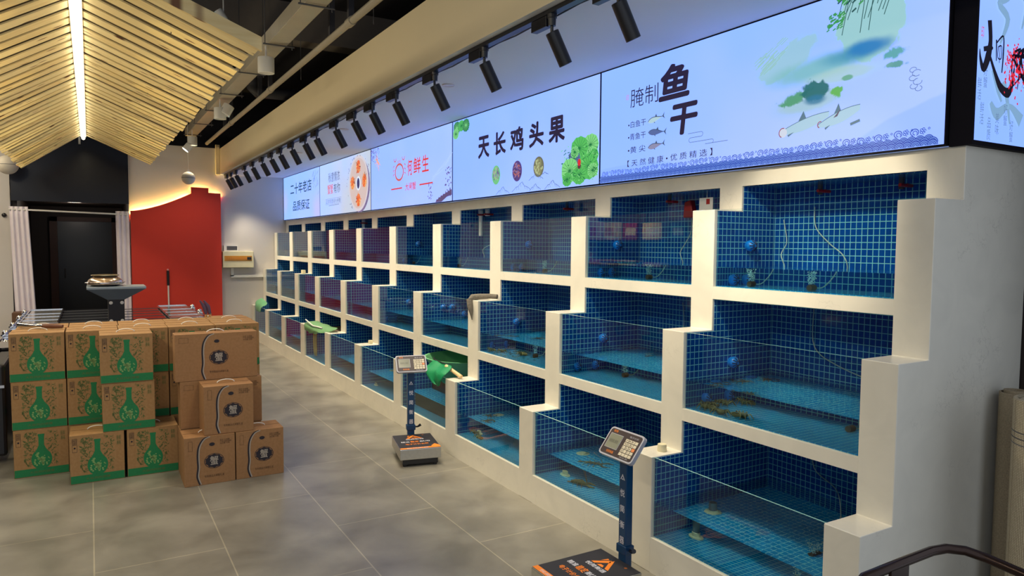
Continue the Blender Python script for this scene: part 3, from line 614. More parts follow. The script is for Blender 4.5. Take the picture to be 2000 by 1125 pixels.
# sign 6: faces the camera round the corner
mw6 = Matrix(((1, 0, 0, 2.895), (0, 0, -1, 1.478), (0, 1, 0, 1.995), (0, 0, 0, 1)))
r6 = thing('light_box_sign', None, 'light-box sign with a large black brush character, cut off at the upper right corner', 'sign', 'light-box signs above the tanks', mw=mw6)
fb = MB().box(0.012, 0.018, -0.05, 1.19, 0.724, -0.002); fb.build('panel', sign_face('sign_face_6', C(142, 186, 250), C(158, 196, 246), [], -0.3), r6)
fb = MB(); fb.box(0, 0, -0.085, 0.012, 0.728, 0).box(0.012, 0, -0.085, 1.2, 0.018, 0).box(0.012, 0.724, -0.085, 1.2, 0.728, 0).box(0.012, 0.018, -0.085, 1.2, 0.724, -0.05); fb.build('frame', M_FRAME, r6)
BRB = lit('brush_black', C(14, 10, 28)); WASH = lit('brush_wash', C(128, 168, 206)); SM = lit('small_script_grey', C(104, 136, 176)); RD = lit('brush_red', C(222, 42, 60))
def stroke(mb, pts, ws, z, m=0):
    P = [Vector(p) for p in pts]; Q = []
    for i in range(len(P)-1):
        for j in range(5):
            t = j/5; p0, p1, p2, p3 = P[max(i-1, 0)], P[i], P[i+1], P[min(i+2, len(P)-1)]
            Q.append((0.5*((2*p1)+(-p0+p2)*t+(2*p0-5*p1+4*p2-p3)*t*t+(-p0+3*p1-3*p2+p3)*t**3), ws[i]*(1-t)+ws[i+1]*t))
    Q.append((P[-1], ws[-1]))
    L = []; R_ = []
    for i, (p, w) in enumerate(Q):
        d = (Q[min(i+1, len(Q)-1)][0]-Q[max(i-1, 0)][0]).normalized(); n = Vector((-d.y, d.x))*w/2; L.append(p+n); R_.append(p-n)
    for i in range(len(Q)-1): mb.poly([(L[i].x, L[i].y, z), (R_[i].x, R_[i].y, z), (R_[i+1].x, R_[i+1].y, z), (L[i+1].x, L[i+1].y, z)], m)
mb = MB(); ox = 0.085
stroke(mb, [(ox-0.0, 0.475), (ox+0.012, 0.40), (ox+0.0, 0.34), (ox-0.03, 0.29), (ox-0.055, 0.325), (ox-0.062, 0.36)], [0.030, 0.028, 0.040, 0.030, 0.016, 0.004], 0.0015)
stroke(mb, [(ox-0.035, 0.362), (ox+0.02, 0.375), (ox+0.028, 0.38)], [0.018, 0.022, 0.006], 0.0016)
stroke(mb, [(ox+0.0, 0.36), (ox+0.05, 0.29), (ox+0.10, 0.235), (ox+0.16, 0.22), (ox+0.19, 0.27), (ox+0.20, 0.33)], [0.012, 0.020, 0.034, 0.040, 0.02, 0.006], 0.0017)
stroke(mb, [(ox+0.055, 0.41), (ox+0.06, 0.33)], [0.010, 0.006], 0.0018); stroke(mb, [(ox+0.06, 0.40), (ox+0.105, 0.43), (ox+0.11, 0.36), (ox+0.105, 0.29)], [0.006, 0.008, 0.010, 0.008], 0.0018)
stroke(mb, [(ox+0.07, 0.385), (ox+0.095, 0.39), (ox+0.095, 0.345), (ox+0.07, 0.345), (ox+0.07, 0.385)], [0.005]*5, 0.0018); stroke(mb, [(ox+0.083, 0.395), (ox+0.083, 0.325)], [0.004, 0.004], 0.0019)
for k in range(9): stroke(mb, [(ox+0.15+random.uniform(0, .22), 0.46-random.uniform(0, .1)), (ox+0.17+random.uniform(0, .2), 0.36), (ox+0.15+random.uniform(0, .22), 0.24)], [0.008, 0.016, 0.005], 0.0018)
mb.build('brush_lettering', BRB, r6)
mb = MB()
for k in range(120):
    x = ox+0.13+abs(random.gauss(0.06, 0.05)); y = 0.31+random.gauss(0, 0.05); ribbon(mb, [(x, y), (x+random.uniform(-.012, .012), y+random.uniform(-.015, .015))], 0.008, 0.0022)
mb.build('red_splash_print', RD, r6)
mb = MB(); stroke(mb, [(0.19, 0.70), (0.22, 0.60), (0.15, 0.55), (0.22, 0.50), (0.17, 0.40)], [0.03, 0.045, 0.03, 0.035, 0.01], 0.0006); stroke(mb, [(0.30, 0.62), (0.36, 0.58), (0.33, 0.48)], [0.02, 0.03, 0.01], 0.0006)
stroke(mb, [(0.12, 0.29), (0.17, 0.22), (0.20, 0.18)], [0.01, 0.025, 0.012], 0.0006); stroke(mb, [(0.12, 0.17), (0.17, 0.13), (0.26, 0.17), (0.36, 0.12)], [0.02, 0.05, 0.02, 0.06], 0.0006); stroke(mb, [(0.21, 0.26), (0.24, 0.20), (0.27, 0.10)], [0.03, 0.03, 0.01], 0.0006)
mb.build('wash_print', WASH, r6)
for k, (x, y) in enumerate([(0.06, 0.22), (0.045, 0.08), (0.10, 0.025), (0.16, 0.05), (0.22, 0.09), (0.02, 0.17), (0.09, 0.60), (0.21, 0.62), (0.27, 0.03), (0.35, 0.25)]): text(['好\n蟹', '鲜\n活', '品\n质', '美\n味'][k % 4], (x, y, x+0.028, y+0.085), r6, SM, z=0.0008)
text('印', (0.028, 0.40, 0.046, 0.445), r6, RD)

for r_ in (r1, r2, r3, r4, r5, r6): nest(r_, 'panel', ('print', 'lettering'))
# ------------------------------------------------------------------ track and spotlights
tr = thing('lighting_track', (0, 0, 0), 'long black lighting track under the bulkhead edge', 'lighting track')
MB().box(1.905, 1.2, 2.70, 1.945, 12.5, 2.722).build('rail', M_BLACK, tr)
MB().tube([(1.955, 1.2+0.19*i, 2.705-0.006*(i % 2)) for i in range(60)], 0.004, 6).build('cable', M_BLACK, tr)
HY = [12.32, 11.95, 11.5, 10.80, 10.22, 9.60, 9.07, 8.59, 8.04, 7.50, 7.07, 6.43, 5.92, 5.47, 4.97, 4.30, 3.63, 2.95, 2.45]
lamp('track_lamp', 'SPOT', (2.0, 1.98, 2.45), 55, WARM, (3.1, 2.15, 1.55), 0.06, 58, 0.6)  # extra spot added without a fixture, brightens the nearest top-row tank
sp0 = thing('track_spotlight', (1.925, HY[0], 2.70), 'x', 'spotlight', 'black spotlights on the track')
MB().box(-0.018, -0.02, -0.052, 0.018, 0.115, -0.0005).build('driver_box', M_BLACK, sp0, bevel=0.002)
MB().lathe([(0.018, -0.055), (0.020, -0.02), (0.024, -0.018), (0.024, -0.0005)], (0.0, -0.045, 0), 14).build('adapter', M_BLACK, sp0)
MB().tube([(0.0, -0.045, -0.05), (0.0, -0.045, -0.09)], 0.008, 8).build('stem', M_BLACK, sp0)
hd = bpy.data.objects.new('lamp_head', None)
RT = Matrix.Rotation(math.radians(-27), 4, 'Y') @ Matrix.Rotation(math.radians(-4), 4, 'X')
TT = Matrix.Translation((0.0, -0.045, -0.082)) @ RT
o = MB().lathe([(0.030, 0.0), (0.033, -0.002), (0.033, -0.165), (0.029, -0.166), (0.028, -0.150)], seg=24, T=TT).build('lamp_head', M_BLACK, sp0, smooth=40)
MB().lathe([(0.0001, -0.152), (0.0285, -0.150)], seg=20, T=TT).build('lens', mat('lit_lens', (0.8, 0.8, 0.8, 1), 0.3, emit=(1, 0.86, 0.62, 1), es=3.0), sp0)
nest(sp0, 'lamp_head', ('lens',))
NTH = {1: 'first', 2: 'second', 3: 'third', 4: 'fourth', 5: 'fifth', 6: 'sixth', 7: 'seventh', 8: 'eighth', 9: 'ninth', 10: 'tenth'}
for i, y in enumerate(HY):
    n = 19-i
    if n == 1: lab = 'black track spotlight nearest the camera, above the largest sign'
    elif n <= 10: lab = '%s black track spotlight counted from the camera end' % NTH[n]
    elif i == 0: lab = 'farthest black track spotlight, next to the far wall'
    else: lab = '%s black track spotlight counted from the far wall' % NTH[i+1]
    if i == 0: sp0['label'] = lab
    else: dup(sp0, (1.925, y, 2.70), lab)
    yy = y-0.045
    lp = lamp('track_lamp', 'SPOT', (1.925+0.085, yy, 2.70-0.26), 54, WARM, (2.72, yy-0.05, 0.6), 0.07, 84, 0.8)

# ------------------------------------------------------------------ ceiling services
tray = thing('cable_tray', (0, 0, 0), 'long galvanised cable tray hung beside the timber canopy', 'cable tray')
MB().box(1.35, 3.0, 3.30, 1.505, 12.55, 3.42).build('tray_body', M_GALV, tray, bevel=0.004)
for k in range(8):
    y = 4.0+1.18*k
    h = MB().tube([(1.30, y, 3.285), (1.56, y+0.0, 3.285)], 0.007, 6).tube([(1.315, y, 3.28), (1.315, y, 4.1)], 0.004, 6).tube([(1.54, y, 3.26), (1.54, y, 4.1)], 0.004, 6); h.build('trapeze_hanger', M_GREY, tray)
pp = thing('drain_pipe', (0, 0, 0), 'long grey ceiling pipe running between tray and bulkhead', 'pipe')
MB().tube([(1.66, 3.0, 3.2), (1.66, 12.5, 3.2)], 0.026, 14).build('pipe_run', M_GALV, pp, smooth=60)
for y in (5.13, 7.80, 10.2): MB().tube([(1.66, y-0.05, 3.2), (1.66, y+0.05, 3.2)], 0.033, 14).build('coupling', M_GALV, pp, smooth=50)
for y in (5.13, 5.6, 7.80, 8.32, 10.18, 10.7): MB().box(1.64, y-0.02, 3.22, 1.68, y+0.02, 4.1).build('hanger_bracket', M_DARKP, pp)
tag(MB().tube([(1.66, 8.75, 3.50), (1.67, 8.75, 3.40), (1.70, 8.75, 3.36), (2.9, 8.75, 3.36)], 0.07, 14).build('vent_pipe', M_DARKP, smooth=60), 'fat dark grey pipe crossing behind the ceiling pipe', 'pipe')
for i, (x, y) in enumerate([(1.75, 4.9), (1.75, 6.9)]):
    tag(MB().tube([(x, y, 3.14), (x, y, 4.1)], 0.003, 6).build('hanging_wire', M_GREY), ['thin steel wire rising from the bulkhead top, nearer one', 'thin steel wire rising from the bulkhead top, farther one'][i], 'wire')
M_CANW = mat('white_lamp_paint', C(236, 234, 228), 0.5)
def can(loc, label, tilt=None, lit_=True):
    t = thing('ceiling_downlight', loc, label, 'lamp', 'white cylinder lamps under the cable tray')
    MB().lathe([(0.066, 0.0), (0.068, -0.004), (0.068, -0.13), (0.060, -0.132), (0.056, -0.10)], seg=28).build('housing', M_CANW, t, smooth=40)
    MB().lathe([(0.0001, -0.100), (0.058, -0.098)], seg=24).build('reflector', mat('dark_reflector', C(60, 54, 46), 0.3), t)
    MB().tube([(0, 0, 0), (0, 0, 0.10)], 0.008, 8).build('stem', M_CANW, t)
    return t
can((1.34, 6.45, 3.19), 'white cylinder lamp hanging nearest, beside the canopy corner')
c2 = can((1.36, 9.1, 3.19), 'double white cylinder lamp with a tilted head, middle of the tray')
TL = Matrix.Translation((0.075, -0.02, -0.01)) @ Matrix.Rotation(math.radians(28), 4, 'Y')
MB().lathe([(0.062, 0.05), (0.064, 0.046), (0.064, -0.07), (0.058, -0.072)], seg=24, T=TL).build('tilted_head', M_CANW, c2, smooth=40)
c3 = can((1.36, 11.75, 3.19), 'white cylinder lamp with a lit tilted head at the far end')
TL = Matrix.Translation((-0.07, -0.03, -0.17)) @ Matrix.Rotation(math.radians(40), 4, 'Y')
MB().lathe([(0.055, 0.05), (0.055, -0.05)], seg=20, T=TL).build('tilted_head', M_CANW, c3, smooth=40)
MB().lathe([(0.0001, -0.052), (0.05, -0.0515)], seg=20, T=TL).build('lens', lit('glowing_lens', (1, 0.95, 0.8, 1), 5), c3)
for (x, y) in [(1.34, 6.45), (1.36, 9.1), (1.36, 11.75), (1.36, 4.2)]: lamp('downlight_lamp', 'SPOT', (x, y, 3.05), 45, WARM, (x, y, 0), 0.05, 110, 0.8)
s = thing('ceiling_spotlight', (1.05, 6.75, 3.55), 'small lit white spotlight high behind the canopy edge', 'spotlight')
TL = Matrix.Rotation(math.radians(-35), 4, 'Y')
MB().lathe([(0.035, 0.08), (0.035, -0.03)], seg=16, T=TL).tube([(0, 0, 0.05), (0, 0, 0.55)], 0.006, 6).build('housing', M_CANW, s, smooth=40)
MB().lathe([(0.0001, -0.0315), (0.032, -0.031)], seg=16, T=TL).build('lens', lit('bright_lens', (1, 0.97, 0.85, 1), 12), s)
for i, (x, y) in enumerate([(2.20, 4.63), (2.17, 6.92), (2.25, 9.0)]):
    tag(MB().lathe([(0.03, -0.004), (0.042, -0.006), (0.045, 0.0)], (x, y, 2.7225), 20).build('recessed_downlight', mat('downlight_trim', C(206, 190, 176), 0.4)),
        ['small recessed downlight in the soffit above the bold five-character sign', 'small recessed downlight in the soffit near the crab logo sign', 'small recessed downlight in the soffit above the crab platter sign'][i], 'downlight')

# ------------------------------------------------------------------ timber canopy
can_ = thing('timber_canopy', (0, 0, 0), 'hanging pitched pine slat canopy with a glowing ridge strip', 'ceiling canopy')
CY0, CY1 = 4.30, 11.42
def eave(side, y):
    t = (y-CY0)/(CY1-CY0)
    return Vector((0.845-0.085*t, y, 2.70)) if side > 0 else Vector((-0.90+0.16*t, y, 2.56))
def ridge(side, y): return Vector((-0.04+side*0.025, y, 3.045))
n = 36; pitch = (CY1-CY0)/n
for side in (1, -1):
    for k in range(n):
        ya = CY0+pitch*k; w = 0.145
        a0, a1, b0, b1 = ridge(side, ya), ridge(side, ya+w), eave(side, ya), eave(side, ya+w)
        d = (b0-a0)*side; L = d.length; d = d.normalized(); up = d.cross(Vector((0, 1, 0))).normalized(); yv = up.cross(d)
        c = (a0+b0)/2; ex = random.uniform(-0.012, 0.012)
        mb = MB(); mb.box(-L/2-(ex if side < 0 else 0), -w/2, 0, L/2+(ex if side > 0 else 0), w/2, 0.011)
        o = mb.build('slat', M_WOOD, can_, bevel=0.002)
        o.matrix_local = Matrix(((d.x, yv.x, up.x, c.x), (d.y, yv.y, up.y, c.y+w/2), (d.z, yv.z, up.z, c.z+random.uniform(-0.004, 0.004)), (0, 0, 0, 1))) @ Matrix.Rotation(math.radians(1), 4, 'X')
for side in (1, -1):
    for y0, y1 in ((CY0-0.03, CY0-0.005),):
        a, b = ridge(side, y0), eave(side, y0); mb = MB(); a = Vector((-0.04, y0, a.z)); b = b+Vector((0.02*side, 0, 0))
        v = [(a.x, y0, a.z-0.012), (b.x, y0, b.z-0.012), (b.x, y0, b.z+0.065), (a.x, y0, a.z+0.065)]; v2 = [(x, y1, z) for x, _, z in v]
        mb.v = v+v2
        for q in [(0, 1, 2, 3), (7, 6, 5, 4), (0, 4, 5, 1), (1, 5, 6, 2), (2, 6, 7, 3), (3, 7, 4, 0)]: mb.face(q)
        mb.build('gable_board', M_WOOD, can_)
    e0, e1, g0, g1 = eave(side, CY0), eave(side, CY1), ridge(side, CY0), ridge(side, CY1)
    up = Vector((0, 0, 0.06)); mb = MB(); mb.v = [tuple(p+up) for p in (g0, e0, e1, g1)]+[tuple(p+up*1.3) for p in (g0, e0, e1, g1)]
    for q in [(0, 1, 2, 3), (7, 6, 5, 4), (0, 4, 5, 1), (1, 5, 6, 2), (2, 6, 7, 3), (3, 7, 4, 0)]: mb.face(q)
    mb.build('backing_board', mat('grey_backing_board', C(90, 78, 58), 0.9), can_)
MB().tube([(-0.04, CY0, 3.015), (-0.04, CY1+0.02, 3.015)], 0.022, 10).build('ridge_light_tube', lit('ridge_glow', (1.0, 0.92, 0.70, 1), 6.0), can_)
MB().box(-0.075, CY0, 3.03, -0.005, CY1, 3.07).build('light_channel', M_WHITE, can_)
for k in range(4):
    for x in (-0.5, 0.45): MB().tube([(x, 4.8+2*k, 2.85), (x, 4.8+2*k, 4.1)], 0.003, 6).build('suspension_wire', M_GREY, can_)
MB().box(-0.10, CY1-0.01, 2.93, -0.075, CY1+0.01, 3.3).build('end_bracket', M_GREY, can_)
for y in (5.4, 6.6, 8.8): lamp('ridge_fill_spot', 'SPOT', (-0.04, y, 2.93), 42, WARM, (-0.04, y-0.1, 0), 0.06, 105, 0.8)  # added spots below the ridge, brighten carton tops and table
for y in (5.2, 7.2, 9.4): lamp('canopy_fill_spot', 'SPOT', (0.0, y, 0.98 if y > 6 else 1.2), 55, (1.0, 0.84, 0.52), (0.0, y+0.1, 3), 0.15, 120, 0.8)  # added upward fill for the canopy underside, no fixtures on the table
for k in range(8):
    y = 4.9+0.88*k
    for s_, e in ((1, 7), (-1, 7)): lamp('eave_glow_spot', 'SPOT', (s_*0.66-0.02, y, 1.75), e*2.2, (1.0, 0.78, 0.30), (s_*0.66, y, 3), 0.02, 36, 0.35)  # unseen spots added to throw the scalloped yellow band on the eaves

# ------------------------------------------------------------------ pendants
M_GLOBE = mat('frosted_globe', C(206, 198, 184), 0.6)
for i, (x, y, z, r) in enumerate([(1.29, 11.7, 2.567, 0.095), (-0.94, 12.0, 2.653, 0.13)]):
    t = thing('globe_pendant', (x, y, z), ['round pale globe pendant hanging in front of the red panel', 'round pale globe pendant at the left picture edge'][i], 'pendant lamp', 'globe pendants')
    MB().ball((0, 0, 0), r, seg=28, rings=16).build('globe', M_GLOBE, t, smooth=60)
    MB().lathe([(r*1.003, -0.003), (r*1.01, 0), (r*1.003, 0.003)], seg=28).build('seam_ring', M_GREY, t)
    MB().tube([(0, 0, r*0.95), (0, 0, r+0.03)], 0.015, 10).build('cap', M_WHITE, t); MB().tube([(0, 0, r+0.03), (0.0, 0, 4.1-z)], 0.003, 6).build('cord', M_WHITE, t)

# ------------------------------------------------------------------ switchgear on the white wall
yb = YB-0.0005
bx = thing('switchgear_box', (0, 0, 0), 'cream wall box with a row of yellow-lit breakers', 'breaker box')
MB().box(1.875, yb-0.09, 1.20, 2.36, yb, 1.47).build('box_body', M_CREAM, bx, bevel=0.006); MB().box(1.90, yb-0.094, 1.31, 2.33, yb-0.088, 1.395).build('window_strip', mat('amber_strip', C(196, 140, 52), 0.3), bx)
mb = MB()
for k in range(14): mb.box(1.925+0.028*k, yb-0.10, 1.33, 1.945+0.028*k, yb-0.093, 1.375)
mb.build('breaker_row', mat('breaker_orange', C(206, 130, 46), 0.4), bx); MB().box(2.255, yb-0.102, 1.33, 2.32, yb-0.093, 1.375).build('main_switch', M_BLACK, bx)
sb = thing('small_wall_box', (0, 0, 0), 'small grey-fronted box mounted above the breaker box', 'wall box')
MB().box(1.90, yb-0.05, 1.472, 2.12, yb, 1.565).build('box_body', M_WHITE, sb); MB().box(1.945, yb-0.053, 1.49, 2.105, yb-0.049, 1.555).build('grille', M_GREY, sb)
tag(MB().box(2.005, yb-0.03, 1.055, 2.05, yb, 1.195).box(2.005, yb-0.03, 1.035, 2.522, yb, 1.075).build('cable_duct', M_WHITE), 'white cable duct running from breaker box to the tanks', 'cable duct')
bm = thing('broom', (1.06, YB-0.13, 0), 'broom handle leaning against the red panel', 'broom')
MB().tube([(0, 0.0, 0.05), (-0.005, 0.02, 0.95)], 0.012, 10).build('handle', M_WHITE, bm); MB().tube([(-0.005, 0.02, 0.93), (-0.006, 0.022, 1.16)], 0.02, 10).build('grip', M_BLACK, bm)
MB().ball((-0.006, 0.022, 1.175), 0.018, seg=10, rings=6).build('end_knob', mat('pink_knob', C(220, 150, 150), 0.5), bm); MB().box(-0.15, -0.02, 0.0, 0.15, 0.03, 0.08).build('brush_head', M_GREY, bm)
tag(MB().lathe([(0.028, 0), (0.03, -0.02), (0.012, -0.03), (0.0001, -0.032)], seg=16, T=Matrix.Translation((-1.05, YB-0.001, 1.985)) @ Matrix.Rotation(math.radians(-90), 4, 'X')).build('wall_knob', M_BLACK), 'small dark round knob on the left wall', 'knob')
tag(MB().box(-0.97, 12.2, 0, -0.62, 12.5, 0.60).build('brown_cabinet', mat('brown_cabinet', C(104, 74, 52), 0.7), bevel=0.005), 'brown box below the left curtain', 'box')

# ------------------------------------------------------------------ glass display table with stand
tb = thing('display_table', (0, 0, 0), 'low black table with a glass top and chrome clamps behind the cartons', 'table')
TZ = 0.75
MB().box(-0.66, 7.15, 0, 1.10, 10.65, TZ-0.03).build('base', mat('black_cabinet', (0.015, 0.014, 0.018, 1), 0.3), tb)
MB().box(-0.70, 7.10, TZ-0.028, 1.16, 10.72, TZ-0.014).build('glass_top', mat('black_glass', (0.02, 0.02, 0.024, 1), 0.05, coat=1.0), tb)
def strip(mb, p, q, w=0.012, h=0.010):
    p = Vector(p); q = Vector(q); d = (q-p).normalized(); nn = Vector((-d.y, d.x, 0))*w/2
    a = len(mb.v); mb.v += [tuple(p-nn), tuple(q-nn), tuple(q+nn), tuple(p+nn)]; mb.v += [(x, y, z+h) for x, y, z in mb.v[a:a+4]]
    for f_ in [(0, 3, 2, 1), (4, 5, 6, 7), (0, 1, 5, 4), (1, 2, 6, 5), (2, 3, 7, 6), (3, 0, 4, 7)]: mb.face([a+i for i in f_])
mb = MB(); strip(mb, (-0.70, 7.1, TZ-0.014), (-0.70, 10.72, TZ-0.014)); strip(mb, (1.16, 7.1, TZ-0.014), (1.16, 10.72, TZ-0.014)); mb.build('edge_trim', M_CHROME, tb)
mb = MB()
for k in range(8): strip(mb, (-0.69, 8.0+0.36*k, TZ-0.0139), (1.15, 8.0+0.36*k, TZ-0.0139), 0.008, 0.004)
mb.build('cross_bars', M_GREY, tb)
for y in (10.3, 9.55, 8.75, 8.0):
    for x in (-0.69, 1.15): MB().ball((x, y, TZ+0.012), 0.028, seg=12, rings=8).box(x-0.03, y-0.05, TZ-0.012, x+0.03, y+0.05, TZ+0.004).build('clamp', M_CHROME, tb, smooth=40)
M_LID = mat('pale_glass_lid', C(150, 150, 148), 0.08, 0.3)
for nm, (xa, xb), lb in [('glass_lid', (-0.652, -0.31), 'pale glass lid with a metal rim lying on the left end of the table'), ('glass_lid', (0.765, 1.112), 'pale glass lid with a metal rim lying on the right end of the table')]:
    t = thing(nm, (0, 0, 0), lb, 'glass lid', 'glass lids on the table'); MB().box(xa, 8.85, TZ-0.008, xb, 10.7, TZ).build('pane', M_LID, t)
    mb = MB(); strip(mb, (xa, 8.85, TZ), (xa, 10.7, TZ)); strip(mb, (xb, 8.85, TZ), (xb, 10.7, TZ)); strip(mb, (xa, 10.7, TZ), (xb, 10.7, TZ)); strip(mb, (xa, 8.85, TZ), (xb, 8.85, TZ))
    for q in range(3): strip(mb, (xa, 9.3+0.4*q, TZ), (xb, 9.3+0.4*q, TZ), 0.02, 0.006)
    mb.build('rim', M_CHROME, t)
st = thing('pedestal_tray', (0.225, 8.6, TZ-0.0135), 'blue-grey metal tray on a black riveted square post', 'tray stand')
MB().box(-0.075, -0.075, 0, 0.075, 0.075, 0.29).build('post', M_BLACK, st, bevel=0.004)
for x in (-0.05, 0.052):
    for z in (0.045, 0.235): MB().lathe([(0.018, 0), (0.016, 0.006), (0.0001, 0.008)], seg=14, T=Matrix.Translation((x, -0.075, z)) @ Matrix.Rotation(math.radians(90), 4, 'X')).build('rivet', M_WHITE, st)
mb = MB(); A = [(-0.265, -0.2), (0.275, -0.2), (0.275, 0.2), (-0.265, 0.2)]; Bq = [(-0.075, -0.07), (0.075, -0.07), (0.075, 0.07), (-0.075, 0.07)]
mb.v = [(x, y, 0.265) for x, y in Bq]+[(x, y, 0.385) for x, y in A]+[(x, y, 0.41) for x, y in A]
mb.face((3, 2, 1, 0)); mb.face((8, 9, 10, 11))
for i in range(4):
    j = (i+1) % 4; mb.face((i, j, 4+j, 4+i)); mb.face((4+i, 4+j, 8+j, 8+i))
mb.build('tray', mat('blue_grey_metal', C(150, 164, 176), 0.35, 0.2), st, bevel=0.004)
pt = thing('metal_pot', (0.13, 8.6, TZ-0.014+0.41), 'shiny round metal pot with a flat lid on the tray', 'pot')
MB().lathe([(0.10, 0), (0.165, 0.02), (0.17, 0.035), (0.15, 0.07), (0.10, 0.105)], seg=32).build('bowl', mat('dull_silver', C(206, 184, 164), 0.22, 0.85), pt, smooth=50)
MB().lathe([(0.165, 0.033), (0.185, 0.036), (0.185, 0.042), (0.165, 0.045)], seg=32).build('rim', M_CHROME, pt, smooth=50); MB().lathe([(0.11, 0.105), (0.13, 0.110), (0.13, 0.118), (0.0001, 0.124)], seg=32).build('lid', mat('pale_brass', C(206, 186, 146), 0.25, 0.7), pt, smooth=50)
tg = thing('wooden_tongs', (0.98, 7.6, TZ-0.014), 'pair of upright curved wooden-handled tools on the table', 'tongs')
MB().box(-0.03, -0.03, 0, 0.06, 0.03, 0.05).build('holder', M_GREY, tg)
for i, dx in enumerate((0.0, 0.035)):
    MB().tube([(dx, 0, 0.04), (dx-0.008, 0, 0.12), (dx-0.004, 0, 0.17)], [0.013, 0.015, 0.014], 10).build('handle', mat('light_wood', C(206, 150, 90), 0.5), tg, smooth=60)
    MB().tube([(dx-0.004, 0, 0.16), (dx-0.022, 0, 0.24), (dx-0.06, 0, 0.30)], [0.014, 0.02, 0.008], 10).build('grip', mat('plum_rubber', C(96, 74, 96), 0.5), tg, smooth=60)
ch = thing('black_armchair', (-0.55, 6.75, 0), 'black upholstered seat with a silver stripe at the left picture edge', 'armchair')
MB().box(-0.80, -0.5, 0.10, -0.07, 0.25, 0.50).build('seat', M_BLACK, ch, bevel=0.03); MB().box(-0.10, -0.5, 0.05, 0.0, 0.25, 0.72).build('side_panel', M_BLACK, ch, bevel=0.02)
MB().box(-0.85, -0.512, 0.55, -0.005, -0.499, 0.57).build('silver_stripe', M_CHROME, ch); MB().box(-0.80, 0.2, 0.4, -0.1, 0.28, 0.78).build('backrest', M_BLACK, ch, bevel=0.02)
for x in (-0.78, -0.1):
    for y in (-0.45, 0.2): MB().box(x, y, 0, x+0.04, y+0.04, 0.12).build('leg', M_CHROME, ch)

# ------------------------------------------------------------------ cartons
M_GREEN = mat('green_print', C(22, 120, 70), 0.7, noise=(90, 0.2)); M_GREEN2 = mat('faded_green_print', C(98, 110, 62), 0.8, noise=(90, 0.2)); M_INKB = mat('brown_ink', C(88, 62, 40), 0.8)
M_INKD = mat('dark_ink', C(38, 34, 44), 0.8); M_ROPEW = mat('grey_print', C(168, 158, 146), 0.8)
GW, GH, GD = 0.316, 0.327, 0.30
def flap_mesh(w, d, h, kraft, root, dark):
    mb = MB().box(0, 0, 0, w, d, h); o = mb.build('carton_body', [kraft], root, bevel=0.0025)
    m2 = MB(); m2.box(0.004, d*0.5-0.001, h, w-0.004, d*0.5+0.001, h+0.0012); m2.box(w*0.36, d*0.5-0.018, h+0.0001, w*0.64, d*0.5+0.018, h+0.0014, 1); m2.build('lid_seam', [M_INKB, kraft], root)
    pts = [(w*0.5+0.055*math.cos(math.pi*i/10), d*0.5, h+0.001+0.020*math.sin(math.pi*i/10)) for i in range(11)]
    MB().tube(pts, 0.0035, 6).build('carry_handle', M_WHITE, root, smooth=60)
g0 = thing('green_print_carton', (0, 0, 0), 'x', 'carton', 'green bottle-print cartons')
flap_mesh(GW, GD, GH, M_KRAFT, g0, 0)
MB().poly([(0.002, -0.0008, 0.004), (GW-0.002, -0.0008, 0.004), (GW-0.002, -0.0008, 0.056), (0.002, -0.0008, 0.056)]).poly([(GW+0.0008, 0.002, 0.004), (GW+0.0008, GD-0.002, 0.004), (GW+0.0008, GD-0.002, 0.056), (GW+0.0008, 0.002, 0.056)]) \
    .poly([(-0.0008, GD-0.002, 0.004), (-0.0008, 0.002, 0.004), (-0.0008, 0.002, 0.056), (-0.0008, GD-0.002, 0.056)]).build('green_band', M_GREEN, g0)
bp_ = []
for i in range(25):
    t = i/24; z = 0.056+t*0.235
    if t < 0.5: r = 0.060*math.sqrt(max(0.0, 1-((t-0.26)/0.30)**2))
    else: r = 0.016+0.018*max(0, (0.66-t)/0.16)
    if 0.42 < t < 0.52: r = max(r, 0.033)
    if t > 0.93: r = 0.019
    bp_.append((r, z))
cxg = GW*0.5
mb = MB(); mb.poly([(cxg+r, -0.0012, z) for r, z in bp_]+[(cxg-r, -0.0012, z) for r, z in bp_[::-1]]); mb.build('bottle_print', M_GREEN, g0)
mb = MB()
for j in range(46):
    th = random.random()*6.28; q = random.random()*0.05; x = cxg+q*math.cos(th); z = 0.117+q*math.sin(th); r = 0.004+random.random()*0.004
    mb.poly([(x+r*math.cos(a*1.257), -0.0016, z+r*math.sin(a*1.257)) for a in range(5)])
mb.build('blossom_print', mat('pale_green_print', C(130, 168, 104), 0.8), g0)
mb = MB()
for j in range(230):
    sx = random.choice((-1, 1)); x = cxg+sx*(0.026+random.random()*0.072); z = 0.075+random.random()*0.235
    if (x-cxg)**2+(z-0.117)**2 < 0.066**2: continue
    th = random.random()*3.14; L = 0.006+random.random()*0.008; w = 0.0022
    dx, dz = math.cos(th)*L, math.sin(th)*L; mb.poly([(x-dx, -0.001, z-dz), (x+dz*0.25, -0.001, z-dx*0.25), (x+dx, -0.001, z+dz), (x-dz*0.25, -0.001, z+dx*0.25)])
mb.build('foliage_print', M_GREEN2, g0)
FT = FRONT
mb = MB()
def zr(mb, x0, z0, x1, z1, t=0.0015, y=-0.001):
    for a, b_, c, d in [(x0, z0, x1, z0+t), (x0, z1-t, x1, z1), (x0, z0, x0+t, z1), (x1-t, z0, x1, z1)]: mb.poly([(a, y, b_), (c, y, b_), (c, y, d), (a, y, d)])
zr(mb, 0.014, 0.215, 0.042, 0.305); zr(mb, 0.018, 0.262, 0.038, 0.30); mb.poly([(0.028+0.006*math.cos(a), -0.001, 0.243+0.006*math.sin(a)) for a in [i*0.785 for i in range(8)]])
mb.build('label_print', M_INKD, g0)
